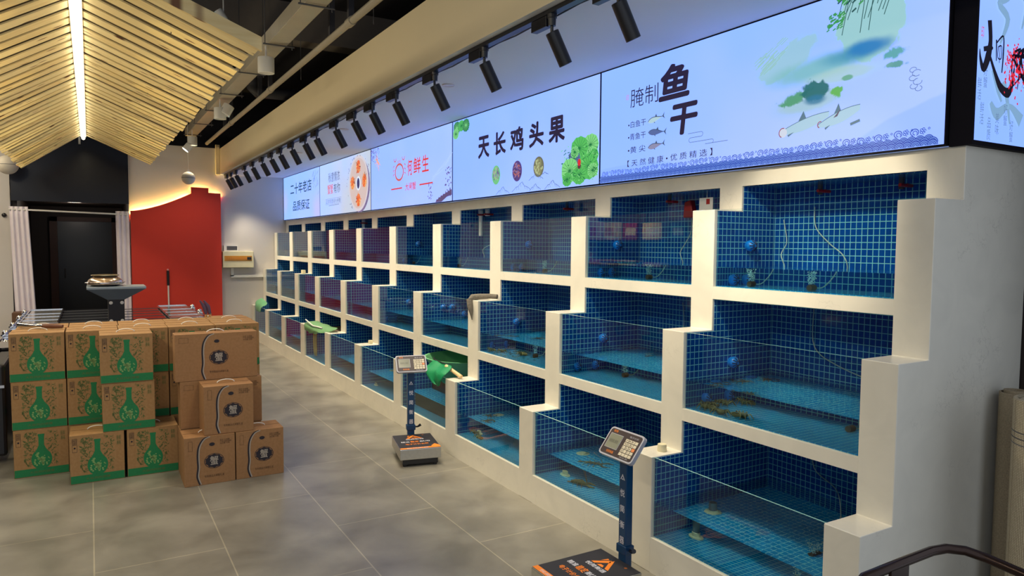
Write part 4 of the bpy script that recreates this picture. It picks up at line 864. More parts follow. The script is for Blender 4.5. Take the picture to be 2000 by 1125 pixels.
text('轻\n放', (0.021, 0.266, 0.035, 0.296), g0, M_INKD, z=0.0012, T=FT, name='label_lettering'); text('新鲜\n美味', (GW-0.045, 0.235, GW-0.02, 0.30), g0, M_GREEN2, z=0.001, T=FT, name='side_lettering')
text('大自然的馈赠', (cxg-0.07, 0.022, cxg+0.07, 0.038), g0, M_GREEN2, z=0.0014, T=FT, name='band_lettering')
nest(g0, 'carton_body', ('print', 'lettering', 'band', 'seam'))
cols = [(-0.480, 'first'), (-0.158, 'second'), (0.163, 'third'), (0.484, 'fourth'), (0.806, 'fifth')]
lev = ['bottom', 'middle', 'top']
placed = False
def place_green(x, y, z, lab, rz=0):
    global placed
    if not placed: g0.location = (x, y, z); g0.rotation_euler = (0, 0, rz); g0['label'] = lab; placed = True; return g0
    return dup(g0, (x, y, z), lab, rz)
place_green(-0.147, 5.46, 0, 'green-print carton on the floor, front left of the pile')
place_green(0.186, 5.462, 0, 'green-print carton on the floor, right beside the brown cartons')
place_green(0.046, 5.46, GH+0.001, 'green-print carton in the front stack, lower of its two raised boxes')
place_green(0.040, 5.455, 2*(GH+0.001), 'green-print carton topping the forward front stack')
for ci, (x, nm) in enumerate(cols):
    for l in range(3):
        jx = [0.003, 0.0, -0.004][l] if ci == 0 else random.uniform(-0.0015, 0.0015)
        if ci == 0: lab = 'green-print carton at the far left of the pile, %s level' % lev[l]
        elif l == 2: lab = 'green-print carton in the back row, top level, %s from the left' % nm
        elif ci == 4: lab = 'green-print carton at the right end of the back row, %s level' % lev[l]
        else: lab = 'green-print carton in the back row, %s level, %s from the left' % (lev[l], nm)
        place_green(x+jx, 5.78+random.uniform(0, 0.01), l*(GH+0.001), lab)
for ci, (x, nm) in enumerate(cols):
    for l in range(3):
        place_green(x+0.01+random.uniform(-0.0015, 0.0015), 6.105+random.uniform(0, 0.01), l*(GH+0.001), ('rearmost green-print carton behind the %s top carton' % nm) if l == 2 else 'green-print carton hidden at the rear of the pile, under others')
def brown_carton(w, d, label, wide=False):
    h = 0.325; t = thing('brown_emblem_carton', (0, 0, 0), label, 'carton', 'brown emblem cartons'); flap_mesh(w, d, h, M_KRAFT2, t, 0)
    cx = w*0.52 if wide else w*0.58; lx = w*0.33 if wide else w*0.27
    mb = MB()
    S = [(lx+0.07, 0.32), (lx+0.035, 0.305), (lx+0.008, 0.26), (lx, 0.20), (lx+0.002, 0.12), (lx-0.004, 0.06), (lx+0.012, 0.006)]
    def offs(pts, dx): return [(x+dx, y) for x, y in pts]
    q = MB()
    for pts, m, wd in ((offs(S, -0.005), 0, 0.010), (offs(S, 0.004), 1, 0.007)):
        tmp = MB(); stroke(tmp, pts, [wd]*len(pts), 0.001+m*0.0002)
        for f_ in tmp.f: q.poly([tuple(FT @ Vector(tmp.v[i])) for i in f_], m)
    q.build('rope_print', [M_INKD, M_ROPEW], t)
    e = MB(); ez = 0.155; rx, rz_ = 0.062, 0.050
    for i in range(28):
        a0, a1 = 6.283*i/28, 6.283*(i+1)/28; e.poly([(cx+rx*math.cos(a0), -0.001, ez+rz_*math.sin(a0)), (cx+rx*math.cos(a1), -0.001, ez+rz_*math.sin(a1)), (cx+rx*0.94*math.cos(a1), -0.001, ez+rz_*0.94*math.sin(a1)), (cx+rx*0.94*math.cos(a0), -0.001, ez+rz_*0.94*math.sin(a0))])
    e.poly([(cx+0.05*math.cos(6.283*i/20)*(1+0.15*(i % 2)), -0.0012, ez+0.042*math.sin(6.283*i/20)*(1+0.12*(i % 2))) for i in range(20)])
    e.poly([(cx-0.058, -0.0012, ez), (cx-0.03, -0.0012, ez-0.012), (cx-0.03, -0.0012, ez+0.012)]); e.poly([(cx+0.058, -0.0012, ez), (cx+0.03, -0.0012, ez+0.012), (cx+0.03, -0.0012, ez-0.012)])
    for i in range(10): e.poly([(cx-0.012+0.018*math.cos(i*0.628), -0.001, 0.268+0.012*math.sin(i*0.628)) for i in range(10)]) if i == 0 else None
    e.build('emblem_print', M_INKD, t)
    text('蟹', (cx-0.026, ez-0.028, cx+0.026, ez+0.032), t, M_ROPEW, z=0.0016, T=FT, fat=0.012, name='emblem_lettering'); text('专供精品大闸蟹礼盒', (cx-0.062, 0.048, cx+0.062, 0.064), t, M_INKB, z=0.001, T=FT, name='base_lettering')
    text('品名 大闸蟹\n产地 高邮湖畔\n净含量 见箱', (w-0.095, 0.262, w-0.022, 0.296), t, M_INKB, z=0.001, T=FT, name='info_lettering')
    m2 = MB(); zr(m2, 0.025, 0.235 if not wide else 0.265, 0.05 if not wide else 0.085, 0.30); m2.build('label_print', M_INKB, t)
    nest(t, 'carton_body', ('print', 'lettering', 'seam'))
    return t
b0 = brown_carton(0.314, 0.24, 'brown emblem carton on the floor at the front, left of the pair'); b0.location = (0.497, 5.04, 0)
dup(b0, (0.818, 5.045, 0), 'brown emblem carton on the floor at the right end of the pile')
dup(b0, (0.622, 5.05, 0.3265), 'brown emblem carton resting on the front pair')
w0 = brown_carton(0.535, 0.14, 'wide brown emblem carton topping the brown stack', True); w0.location = (0.478, 5.30, 0.3265*2)
dup(w0, (0.505, 5.30, 0.3265), 'wide brown emblem carton in the middle of the brown stack', 0)
dup(w0, (0.500, 5.302, 0), 'wide brown carton hidden at the bottom of the brown stack')
tag(MB().box(0.94, 6.9, 0, 1.22, 7.09, 0.93).build('tall_brown_carton', M_KRAFT2, bevel=0.003), 'plain brown carton standing behind the right end of the pile', 'carton')
sc_ = thing('hand_scoop', (-0.33, 6.02, 0.985), 'metal scoop with a brown wooden handle lying on the left carton', 'scoop')
MB().tube([(-0.12, 0.14, 0.024), (-0.06, 0.09, 0.022), (0.0, 0.05, 0.018)], [0.02, 0.014, 0.012], 10).build('blade', M_CHROME, sc_, smooth=50)
MB().tube([(0.0, 0.05, 0.018), (0.03, 0.03, 0.018)], 0.016, 12).build('ferrule', M_CHROME, sc_, smooth=50); MB().tube([(0.03, 0.03, 0.018), (0.08, 0.01, 0.02), (0.15, -0.02, 0.016)], [0.015, 0.018, 0.013], 12).build('handle', mat('brown_wood', C(110, 70, 50), 0.5), sc_, smooth=50)

# ------------------------------------------------------------------ floor scales
def scale(loc, rz, label, ht=0.64):
    t = thing('platform_scale', loc, label, 'scale', 'platform scales', rz)
    MB().box(-0.13, -0.18, 0.012, 0.13, 0.18, 0.055).build('base_frame', M_BLACK, t, bevel=0.006)
    for x in (-0.11, 0.11):
        for y in (-0.16, 0.16): MB().lathe([(0.016, 0), (0.016, 0.013)], (x, y, 0), 12).build('foot', M_BLACK, t)
    MB().box(-0.15, -0.20, 0.055, 0.15, 0.20, 0.132).build('steel_platform', M_STEEL, t, bevel=0.004)
    MB().box(-0.146, -0.196, 0.1321, 0.146, 0.196, 0.134).build('rubber_mat', mat('black_rubber_mat', (0.018, 0.018, 0.026, 1), 0.6), t)
    OG = mat('orange_print', C(240, 134, 34), 0.6); WH = mat('white_print', C(210, 212, 224), 0.6)
    mb = MB(); zz = 0.1345
    mb.poly([(-0.146, -0.196, zz), (0.146, -0.196, zz), (0.146, -0.166, zz), (-0.146, -0.166, zz)])
    mb.poly([(0.085, -0.166, zz), (0.146, -0.166, zz), (0.146, -0.14, zz), (0.118, -0.10, zz), (0.085, -0.15, zz)]); mb.build('orange_strip', OG, t)
    text('悦简衡器', (-0.10, -0.190, 0.06, -0.172), t, WH, z=zz+0.0003, name='strip_lettering')
    lg = MB(); c0 = (0.0, 0.11)
    for tri in ([(-0.062, 0.075), (-0.038, 0.075), (0.004, 0.135), (-0.010, 0.155)], [(0.062, 0.075), (0.038, 0.075), (-0.008, 0.142), (0.0, 0.165)], [(-0.02, 0.075), (0.022, 0.075), (0.012, 0.092), (-0.01, 0.092)], [(-0.045, 0.118), (-0.022, 0.150), (-0.036, 0.156)]): lg.poly([(x, y, zz) for x, y in tri])
    lg.build('logo_print', OG, t)
    text('悦简衡器', (-0.068, 0.040, 0.068, 0.068), t, WH, z=zz, fat=0.016); text('精准', (-0.115, -0.030, -0.05, 0.002), t, WH, z=zz, fat=0.016); text('稳定', (-0.045, -0.036, 0.02, 0.008), t, OG, z=zz, fat=0.016, name='orange_lettering'); text('耐用', (0.025, -0.030, 0.10, 0.002), t, WH, z=zz, fat=0.016)
    text('电子计价台秤', (-0.09, -0.095, 0.08, -0.062), t, OG, z=zz, fat=0.016, name='orange_lettering'); text('®', (0.074, 0.155, 0.088, 0.170), t, OG, z=zz, name='orange_lettering')
    MB().box(-0.05, 0.19, 0.03, 0.05, 0.245, 0.075).build('bracket', M_NAVY, t, bevel=0.003)
    MB().box(-0.026, 0.205, 0.06, 0.026, 0.245, ht).build('column', M_NAVY, t, bevel=0.004)
    MB().box(-0.034, 0.198, 0.165, 0.034, 0.252, 0.205).build('clamp_collar', M_NAVY, t, bevel=0.004); MB().tube([(0.034, 0.225, 0.185), (0.055, 0.225, 0.185), (0.075, 0.215, 0.20)], [0.007, 0.007, 0.011], 8).build('clamp_lever', M_BLACK, t)
    for i, chh in enumerate('悦简衡器'): text(chh, (-0.016, ht-0.20-0.075*i, 0.016, ht-0.165-0.075*i), t, WH, z=-0.2040, T=FRONT, fat=0.012, name='column_lettering')
    lg = MB()
    for tri in ([(-0.016, ht-0.12), (-0.010, ht-0.12), (0.001, ht-0.10), (-0.002, ht-0.095)], [(0.016, ht-0.12), (0.010, ht-0.12), (-0.003, ht-0.098), (0.0, ht-0.092)], [(-0.006, ht-0.12), (0.006, ht-0.12), (0.003, ht-0.114), (-0.003, ht-0.114)]): lg.poly([(x, 0.2040, y) for x, y in tri])
    lg.build('column_logo', WH, t)
    h = bpy.data.objects.new('display_head', None)
    TH = Matrix.Translation((0.0, 0.195, ht+0.045)) @ Matrix.Rotation(math.radians(52), 4, 'X')   # local XY = face plane, +Z outwards
    GR = mat('silver_grey_plastic', C(176, 178, 190), 0.4); DK = mat('dark_taupe_plastic', C(58, 48, 52), 0.45); KEY = mat('cream_key', C(206, 198, 176), 0.5)
    w, hh = 0.118, 0.072
    def rr(w, h, r, n=4, bulge=0.0):
        o_ = []
        for cx, cyy, a0 in ((w-r, h-r, 0), (-w+r, h-r, 90), (-w+r, -h+r, 180), (w-r, -h+r, 270)):
            for i in range(n+1): a = math.radians(a0+90*i/n); o_.append((cx+r*math.cos(a), cyy+r*math.sin(a)))
        return o_
    MB().prism(rr(w, hh, 0.018), lambda a, b, z: tuple(TH @ Vector((a, b, z))), -0.016, 0.004).build('display_head', GR, t)
    MB().prism(rr(w-0.008, hh-0.008, 0.013), lambda a, b, z: tuple(TH @ Vector((a, b, z))), 0.004, 0.0055).build('head_face', DK, t)
    MB().prism(rr(w-0.02, hh-0.02, 0.01), lambda a, b, z: tuple(TH @ Vector((a*(1 if z > -0.04 else 0.75), b*(1 if z > -0.04 else 0.7), z))), -0.055, -0.016).build('head_back', mat('dark_plastic', (0.02, 0.022, 0.03, 1), 0.4), t)
    MB().box(-0.095, -0.032, 0.0056, -0.012, 0.038, 0.0066, T=TH).build('screen', mat('lcd_screen', C(128, 132, 118), 0.2), t)
    mb = MB()
    for a, b_, c, d in [(-0.098, 0.038, -0.009, 0.040), (-0.098, -0.034, -0.009, -0.032), (-0.098, -0.034, -0.096, 0.040), (-0.011, -0.034, -0.009, 0.040)]: mb.box(a, b_, 0.0056, c, d, 0.0064, T=TH)
    mb.build('screen_border', GR, t)
    for r_ in range(5):
        for c_ in range(4):
            x = 0.018+c_*0.0215; y = 0.034-r_*0.0175; MB().box(x, y-0.0145, 0.0056, x+0.0185, y, 0.0085, T=TH).build('key', OGK if (r_ == 2 and c_ == 3) else KEY, t)
    T2 = TH
    for r_, ss in enumerate(('7 8 9', '4 5 6', '1 2 3', '0 . C')): text(ss, (0.022, 0.034-r_*0.0175-0.011, 0.072, 0.034-r_*0.0175-0.004), t, DK, z=0.0088, T=T2, name='key_lettering')
    text('888.88', (-0.085, -0.005, -0.025, 0.012), t, mat('lcd_digits', C(84, 88, 80), 0.4), z=0.0069, T=T2, name='screen_lettering'); text('悦简', (-0.09, 0.047, -0.06, 0.060), t, OG, z=0.0058, T=T2, name='head_logo'); text('电子计价', (0.03, 0.043, 0.09, 0.053), t, GR, z=0.0058, T=T2, name='head_lettering')
    text('悦简衡器', (-0.07, -0.056, -0.02, -0.043), t, OG, z=0.0058, T=T2, name='head_lettering'); text('ACS-30', (0.03, -0.060, 0.085, -0.053), t, GR, z=0.0058, T=T2, name='head_lettering')
    MB().tube([(0, 0.225, ht-0.03), (0, 0.225, ht+0.03), (0, 0.21, ht+0.045)], 0.022, 10).build('neck', mat('dark_plastic', (0.02, 0.022, 0.03, 1), 0.4), t)
    nest(t, 'display_head', ('head_face', 'head_back', 'screen', 'key', 'head_l')); nest(t, 'column', ('column_l', 'clamp')); nest(t, 'steel_platform', ('rubber_mat', 'orange', 'strip', 'logo_print', 'lettering'))
    return t
OGK = mat('orange_key', C(226, 140, 90), 0.5)
scale((2.066, 4.90, 0), math.radians(-12.4), 'platform scale standing farther down the aisle, whole in view')
scale((1.905, 2.55, 0), math.radians(-90), 'platform scale at the front, its platform cut by the bottom edge', 0.635)

# ------------------------------------------------------------------ tank contents
# strainer balls on the far side wall of each tank: (x, z)
def strainer(loc, label, grp):
    t = thing('strainer_ball', loc, label, 'strainer', grp)
    MB().ball((0, -0.020, 0), 0.030, seg=20, rings=12).build('dome', M_BALL, t, smooth=60)
    mb = MB()
    for k in range(10):
        a = 6.283*k/10; pts = []
        for q in (0.25, 0.5, 0.75, 0.95):
            th = q*1.15; pts.append((0.0305*math.sin(th)*math.cos(a), -0.020-0.0305*math.cos(th), 0.0305*math.sin(th)*math.sin(a)))
        mb.tube(pts, 0.0026, 5)
    mb.build('slots', M_BALLD, t); MB().tube([(0, -0.006, 0), (0, 0, 0)], 0.026, 16).build('collar', M_BALL, t)
    return t
st0 = None
pos = {3: [(2.962, 1.606, 'high'), (2.895, 1.430, 'low left'), (3.045, 1.430, 'low right')], 2: [(2.856, 1.003, 'high'), (2.738, 0.832, 'low left'), (2.988, 0.832, 'low right')]}
for tier, ks in ((3, (1, 2, 3, 5)), (2, (1, 2, 3, 4, 5))):
    for k in ks:
        P = pos[tier] if not (tier == 2 and k == 4) else [(2.738, 1.036, 'upper left'), (2.828, 1.034, 'upper right'), (2.955, 0.970, 'lower')]
        for x, z, w in P:
            lab = 'blue slotted strainer ball, %s one in the %s %s-row tank' % (w, ORD[k-1], ROW[tier])
            if st0 is None: st0 = strainer((x, NN[k]-0.004, z), lab, 'strainer balls in the tanks')
            else: dup(st0, (x, NN[k]-0.004, z), lab)
def crab(loc, rz, label, s=1.0, red=False):
    t = thing('crab', loc, label, 'crab', 'live crabs', rz)
    MB().ball((0, 0, 0.022*s), 0.035*s, seg=14, rings=8, sc=(1, 0.85, 0.5)).build('shell', M_CRAB, t, smooth=60)
    for sd in (-1, 1):
        for k in range(4):
            a = math.radians(-35+28*k); c, s_ = math.cos(a)*sd, math.sin(a)
            MB().tube([(0.028*s*c, 0.025*s*s_, 0.02*s), (0.058*s*c, 0.055*s*s_, 0.038*s), (0.085*s*c, 0.085*s*s_, 0.004)], [0.006*s, 0.005*s, 0.002*s], 6).build('leg', M_CRAB2, t, smooth=60)
        MB().tube([(0.02*s*sd, -0.028*s, 0.02*s), (0.045*s*sd, -0.05*s, 0.022*s), (0.03*s*sd, -0.075*s, 0.02*s), (0.012*s*sd, -0.088*s, 0.018*s)], [0.007*s, 0.009*s, 0.012*s, 0.003*s], 8).build('claw', M_CRAB, t, smooth=60)
    return t
fz2 = B2H+0.0042
cr = crab((2.63, 2.52, fz2), 0.4, 'crab at the glass in the nearest middle-row tank, leftmost of its cluster', 0.72)
for (x, y, rz, lb) in [(2.60, 2.40, 2.0, 'crab by the front glass right of its cluster in the nearest middle-row tank'), (2.72, 2.555, 1.1, 'crab between the two low strainer balls'), (2.87, 2.53, 3.0, 'crab with pale legs spread below the right low strainer ball'),
                       (3.02, 2.50, 0.7, 'crab in the back corner of the nearest middle-row tank'), (2.66, 2.30, 4.0, 'small crab lying farthest along the nearest middle-row glass')]:
    dup(cr, (x, y, fz2), lb, rz)
dup(cr, (2.64, 4.70, fz2), 'crab by the left glass corner of the third middle-row tank', 1.0); dup(cr, (2.72, 4.60, fz2), 'crab behind the glass in the third middle-row tank, beside its neighbour', 2.2); dup(cr, (2.83, 4.42, fz2), 'yellowish crab in the middle of the third middle-row tank', 0.3)
dup(cr, (2.58, 4.70, B1+0.0042), 'crab in the third bottom-row tank beside the cream plug', 1.7); dup(cr, (2.50, 4.58, B1+0.0042), 'crab near the glass of the third bottom-row tank', 0.2)
cf = thing('crayfish', (2.57, 3.38, B1+0.0042), 'crayfish with long pale antennae in the second bottom-row tank', 'crayfish', rz=0.5)
MB().tube([(0, 0.07, 0.012), (0, 0.03, 0.02), (0, -0.02, 0.024), (0, -0.06, 0.016)], [0.008, 0.014, 0.017, 0.006], 10).build('body', M_CRAB, cf, smooth=60)
for sd in (-1, 1):
    MB().tube([(0.01*sd, -0.04, 0.02), (0.04*sd, -0.08, 0.02), (0.03*sd, -0.12, 0.018)], [0.005, 0.008, 0.003], 8).build('claw', M_CRAB, cf, smooth=60)
    MB().tube([(0.005*sd, -0.06, 0.025), (0.03*sd, -0.03, 0.11), (0.05*sd, 0.02, 0.17)], 0.0022, 5).build('antenna', M_CRAB2, cf)
    for k in range(3): MB().tube([(0.01*sd, -0.02+0.025*k, 0.015), (0.04*sd, -0.02+0.03*k, 0.025), (0.055*sd, -0.02+0.035*k, 0.001)], 0.0022, 5).build('leg', M_CRAB2, cf)
MB().poly([(-0.02, 0.10, 0.006), (0.02, 0.10, 0.006), (0.012, 0.068, 0.012), (-0.012, 0.068, 0.012)]).build('tail_fan', M_CRAB, cf)
# air stones with hoses and bubbles
def airstone(x, y, zf, wz, top, label, bub=True, hx=0.08):
    t = thing('air_stone', (x, y, zf+0.0042), label, 'air stone', 'air stones with hoses')
    MB().tube([(-0.025, 0, 0.014), (0.03, 0, 0.014)], 0.014, 12).build('stone', mat('brown_air_stone', C(92, 66, 52), 0.8), t, smooth=50)
    xb, yb_, zb = top[0]-x, top[1]-y, top[2]-zf
    pts = [(0.03, 0, 0.014), (0.07, -0.03, 0.02), (hx+0.03, -0.07, 0.09), (hx+0.03, -0.05, 0.16), (xb-0.02, yb_*0.6, 0.22), (xb, yb_, 0.30), (xb, yb_+0.01, zb)]
    P = [Vector(p) for p in pts]; Q = []
    for i in range(len(P)-1):
        for j in range(6):
            tt = j/6; p0, p1, p2, p3 = P[max(i-1, 0)], P[i], P[i+1], P[min(i+2, len(P)-1)]
            Q.append(0.5*((2*p1)+(-p0+p2)*tt+(2*p0-5*p1+4*p2-p3)*tt*tt+(-p0+3*p1-3*p2+p3)*tt**3))
    Q.append(P[-1]); MB().tube(Q, 0.0028, 8).build('hose', M_HOSE, t, smooth=60)
    if bub:
        b = MB()
        for j in range(150):
            zz = random.uniform(0.03, wz-zf-0.012); rr_ = 0.012+0.16*zz; a = random.random()*6.28; q = math.sqrt(random.random())*rr_
            b.ball((q*math.cos(a), q*math.sin(a), zz), random.uniform(0.0015, 0.0032), seg=6, rings=4)
        o = b.build('bubble_column', mat('air_bubbles', C(190, 225, 230), 0.2), t, smooth=80); o['kind'] = 'stuff'
    return t
airstone(2.866, 2.106, B3H, WZ[3], (3.15, 2.335, 1.80), 'air stone with bubbles, right one in the brightly lit top-row tank')
airstone(2.866, 2.449, B3H, WZ[3], (3.15, 2.52, 1.74), 'air stone with bubbles, left one in the brightly lit top-row tank')
airstone(2.969, 3.267, B3H, WZ[3], (3.15, 3.20, 1.86), 'air stone with bubbles in the second top-row tank')
airstone(2.93, 4.35, B3H, WZ[3], (3.15, 4.30, 1.6), 'air stone in the third top-row tank')
airstone(2.93, 5.72, B3H, WZ[3], (3.15, 5.60, 1.6), 'air stone with bubbles in the fourth top-row tank')
airstone(2.95, 6.75, B3H, WZ[3], (3.15, 6.7, 1.6), 'air stone in the fifth top-row tank', False)
airstone(2.979, 1.90, B2H, WZ[2], (3.15, 2.32, 1.29), 'air stone with a curving hose in the nearest middle-row tank', False)
airstone(3.00, 3.391, B2H, WZ[2], (3.15, 3.25, 1.25), 'air stone at the rear of the second middle-row tank')
airstone(2.901, 4.293, B2H, WZ[2], (3.15, 4.2, 1.2), 'air stone with bubbles in the third middle-row tank')
airstone(2.649, 1.92, B1, WZ[1], (3.15, 2.30, 0.66), 'air stone in the nearest bottom-row tank', True)
def plug(x, y, pipe, label):
    t = thing('drain_plug', (x, y, B1+0.0042), label, 'drain plug'); MB().lathe([(0.042, 0), (0.042, 0.006), (0.024, 0.009), (0.024, 0.026), (0.018, 0.028), (0.018, 0.012)], seg=24).build('flange', M_CREAM, t, smooth=40)
    if pipe: MB().lathe([(0.020, 0.01), (0.020, 0.13), (0.016, 0.13), (0.016, 0.02)], seg=20).build('standpipe', mat('grey_pvc', C(120, 122, 120), 0.5), t, smooth=40)
plug(2.632, 2.485, True, 'cream flange with a grey standpipe in the nearest bottom-row tank'); plug(2.64, 3.582, False, 'cream drain plug in the second bottom-row tank'); plug(2.66, 4.70, False, 'cream drain plug in the third bottom-row tank'); plug(2.64, 6.85, False, 'cream drain plug in the fifth bottom-row tank')
def valve(x, y, z0, z1, label, pipe=True):
    t = thing('water_valve', (x, y, z1), label, 'valve', 'red-handled water valves')
    if pipe: MB().tube([(0, 0, 0), (0, 0, z0-z1)], 0.018, 14).build('pipe', M_WHITE, t, smooth=60)
    MB().tube([(0, 0, -0.05), (0, 0, 0)], 0.022 if pipe else 0.012, 14).build('valve_body', M_WHITE if pipe else M_DARKP, t, smooth=60); MB().tube([(-0.045, -0.02, -0.035), (0.045, -0.02, -0.035)], 0.008, 8).tube([(0, 0.0, -0.035), (0, -0.03, -0.035)], 0.008, 8).build('handle', M_RED, t)
    return t
valve(3.08, 5.79, 1.683, B4L-0.003, 'white pipe with a red valve hanging in the fourth top-row tank'); valve(3.08, 5.66, 1.86, B4L-0.003, 'short white pipe with a valve beside the longer one')
valve(3.08, 9.04, 1.78, B4L-0.003, 'white pipe with a red valve in a far top-row tank'); valve(3.10, 2.28, 1.86, B4L-0.003, 'red valve under the header in the nearest top-row tank, left', False); valve(3.10, 1.87, 1.86, B4L-0.003, 'red valve under the header in the nearest top-row tank, right', False)
valve(3.10, 3.34, 1.86, B4L-0.003, 'red valve under the header in the second top-row tank', False); valve(3.10, 4.45, 1.86, B4L-0.003, 'red valve under the header in the third top-row tank', False)
# card and red pouch hanging in the second top-row bay
cd = thing('price_card', (0, 0, 0), 'white card with a red square print in the second top-row tank opening', 'card')
MB().box(2.998, 2.885, 1.80, 3.0, 2.988, 1.875).build('card', M_WHITE, cd); MB().poly([(2.9975, 2.935, 1.838), (2.9975, 2.908, 1.838), (2.9975, 2.908, 1.868), (2.9975, 2.935, 1.868)]).build('red_square_print', M_RED, cd); MB().tube([(2.999, 2.93, 1.873), (2.999, 2.93, B4L-0.002)], 0.0015, 5).build('string', M_WHITE, cd)
tag(MB().prism([(3.16, 1.775), (3.25, 1.775), (3.24, 1.87), (3.19, 1.88)], lambda a, b, t: (t, a, b), 3.125, 3.164).build('red_pouch', M_RED, bevel=0.006), 'red pouch hanging on the back wall of the second top-row tank', 'pouch')
# caps and small blocks left on the ledges
capm = MB().lathe([(0.023, 0), (0.024, 0.006), (0.022, 0.036), (0.0001, 0.037)], (2.45, 2.66, Z1), 20); tag(capm.build('pipe_cap', M_CREAM, smooth=40), 'cream pipe cap on the ledge beside the front scale', 'cap')
tag(MB().box(2.46, 7.06, Z1, 2.50, 7.10, Z1+0.035).build('stone_block', M_CREAM, bevel=0.003), 'small cream block on a bottom-row ledge mid way', 'block'); tag(MB().box(2.60, 10.30, Z2, 2.65, 10.36, Z2+0.05).build('pipe_cap', M_CREAM, bevel=0.004), 'small cream cap on a far middle-row ledge', 'cap')
# wet grey cloth over the ledge of the fourth post
cl = thing('grey_cloth', (0, 0, 0), 'wrung grey cloth lying over the ledge between third and fourth tanks', 'cloth')
MB().tube([(2.72-0.02, 4.80, Z2+0.026), (2.66, 4.85, Z2+0.028), (2.58, 4.88, Z2+0.026), (2.535, 4.895, Z2+0.02), (2.505, 4.90, Z2-0.015)], [0.018, 0.020, 0.022, 0.026, 0.018], 12).build('rolled_cloth', mat('grey_cloth', C(112, 106, 96), 0.95, noise=(60, 0.25), bump=0.6), cl, smooth=60)
MB().tube([(2.510, 4.90, Z2+0.005), (2.503, 4.875, Z2-0.05), (2.510, 4.87, Z2-0.10), (2.515, 4.865, Z2-0.15)], [0.024, 0.022, 0.012, 0.003], 10).build('hanging_end', mat('grey_cloth'), cl, smooth=60)
# pale green basin, crate and dip net in the fourth bottom tank
tag(MB().box(2.62, 5.15, B1+0.005, 3.05, 5.85, 0.40).build('storage_crate', mat('brown_crate', C(92, 60, 44), 0.7), bevel=0.01), 'brown crate carrying the green basin in the fourth bottom-row tank', 'crate')
ML = mat('pale_green_plastic', C(120, 196, 140), 0.4)
tag(MB().lathe([(0.16, 0.0), (0.22, 0.03), (0.365, 0.235), (0.38, 0.245), (0.362, 0.245), (0.215, 0.04), (0.0001, 0.012)], (2.755, 5.45, 0.402), 40, sx=0.92).build('green_basin', ML, smooth=40), 'pale green plastic basin in the fourth bottom-row tank', 'basin')
def sheet(rows, name, m, parent=None, th=0.004, wob=0.008, sub=2, holes=None):
    mb = MB(); nr = len(rows); nc = len(rows[0])
    for r_ in rows: mb.v += [(x+random.uniform(-wob, wob), y+random.uniform(-wob, wob), z+random.uniform(-wob, wob)*0.6) for x, y, z in r_]
    for i in range(nr-1):
        for j in range(nc-1): a = i*nc+j; mb.face([a, a+1, a+nc+1, a+nc])
    o = mb.build(name, m, parent, smooth=80); s = o.modifiers.new('s', 'SUBSURF'); s.levels = s.render_levels = sub; s2 = o.modifiers.new('t', 'SOLIDIFY'); s2.thickness = th
    return o
def net_mat(name, c, sc=0.010):
    b = NB(name); t = b.n('ShaderNodeTexBrick'); b.l(b.uv(), t.inputs['Vector']); t.offset = 0.5; t.inputs['Scale'].default_value = 1; t.inputs['Brick Width'].default_value = sc; t.inputs['Row Height'].default_value = sc*0.8; t.inputs['Mortar Size'].default_value = sc*0.22
    t.inputs['Color1'].default_value = (0, 0, 0, 1); t.inputs['Color2'].default_value = (0, 0, 0, 1); t.inputs['Mortar'].default_value = (1, 1, 1, 1)
    b.l(b.math('MAXIMUM', t.outputs[0], 0.2), b.p.inputs['Alpha']); b.p.inputs['Base Color'].default_value = c; b.p.inputs['Roughness'].default_value = 0.5; return b.m
M_NET = net_mat('green_net', C(12, 150, 92)); M_NET2 = net_mat('pale_green_net', C(120, 170, 118), 0.008); M_BAG = mat('green_bag_film', C(104, 168, 120), 0.4)
dn = thing('dip_net', (0, 0, 0), 'green dip net with a wooden handle draped over the fourth bottom-row glass', 'dip net')
xg = X1-0.006
def netrow(ya, yb_, x, z, bow, n=9): return [(x-0.012*math.sin(3.0*i/(n-1)*math.pi), ya+(yb_-ya)*i/(n-1), z-bow*math.sin(math.pi*i/(n-1))) for i in range(n)]
rows = [netrow(5.34, 4.97, 2.40, 0.655, -0.004), netrow(5.33, 4.95, 2.365, 0.63, 0.002), netrow(5.31, 4.93, xg-0.01, 0.612, 0.008), netrow(5.27, 4.94, xg-0.02, 0.585, 0.012), netrow(5.21, 4.96, xg-0.026, 0.555, 0.018), netrow(5.15, 4.99, xg-0.018, 0.53, 0.022), netrow(5.10, 5.02, xg-0.010, 0.508, 0.010)]
sheet(rows, 'net_bag', M_NET, dn); MB().tube([(2.46, 5.44, 0.660), (2.41, 5.34, 0.662), (2.40, 5.20, 0.662), (2.40, 5.03, 0.660)], 0.005, 8).build('hoop', M_BLACK, dn)
MB().tube([(2.38, 5.045, 0.652), (2.425, 4.865, 0.592)], 0.0145, 14).build('wooden_handle', mat('pale_wood', C(222, 190, 140), 0.5), dn, smooth=50)
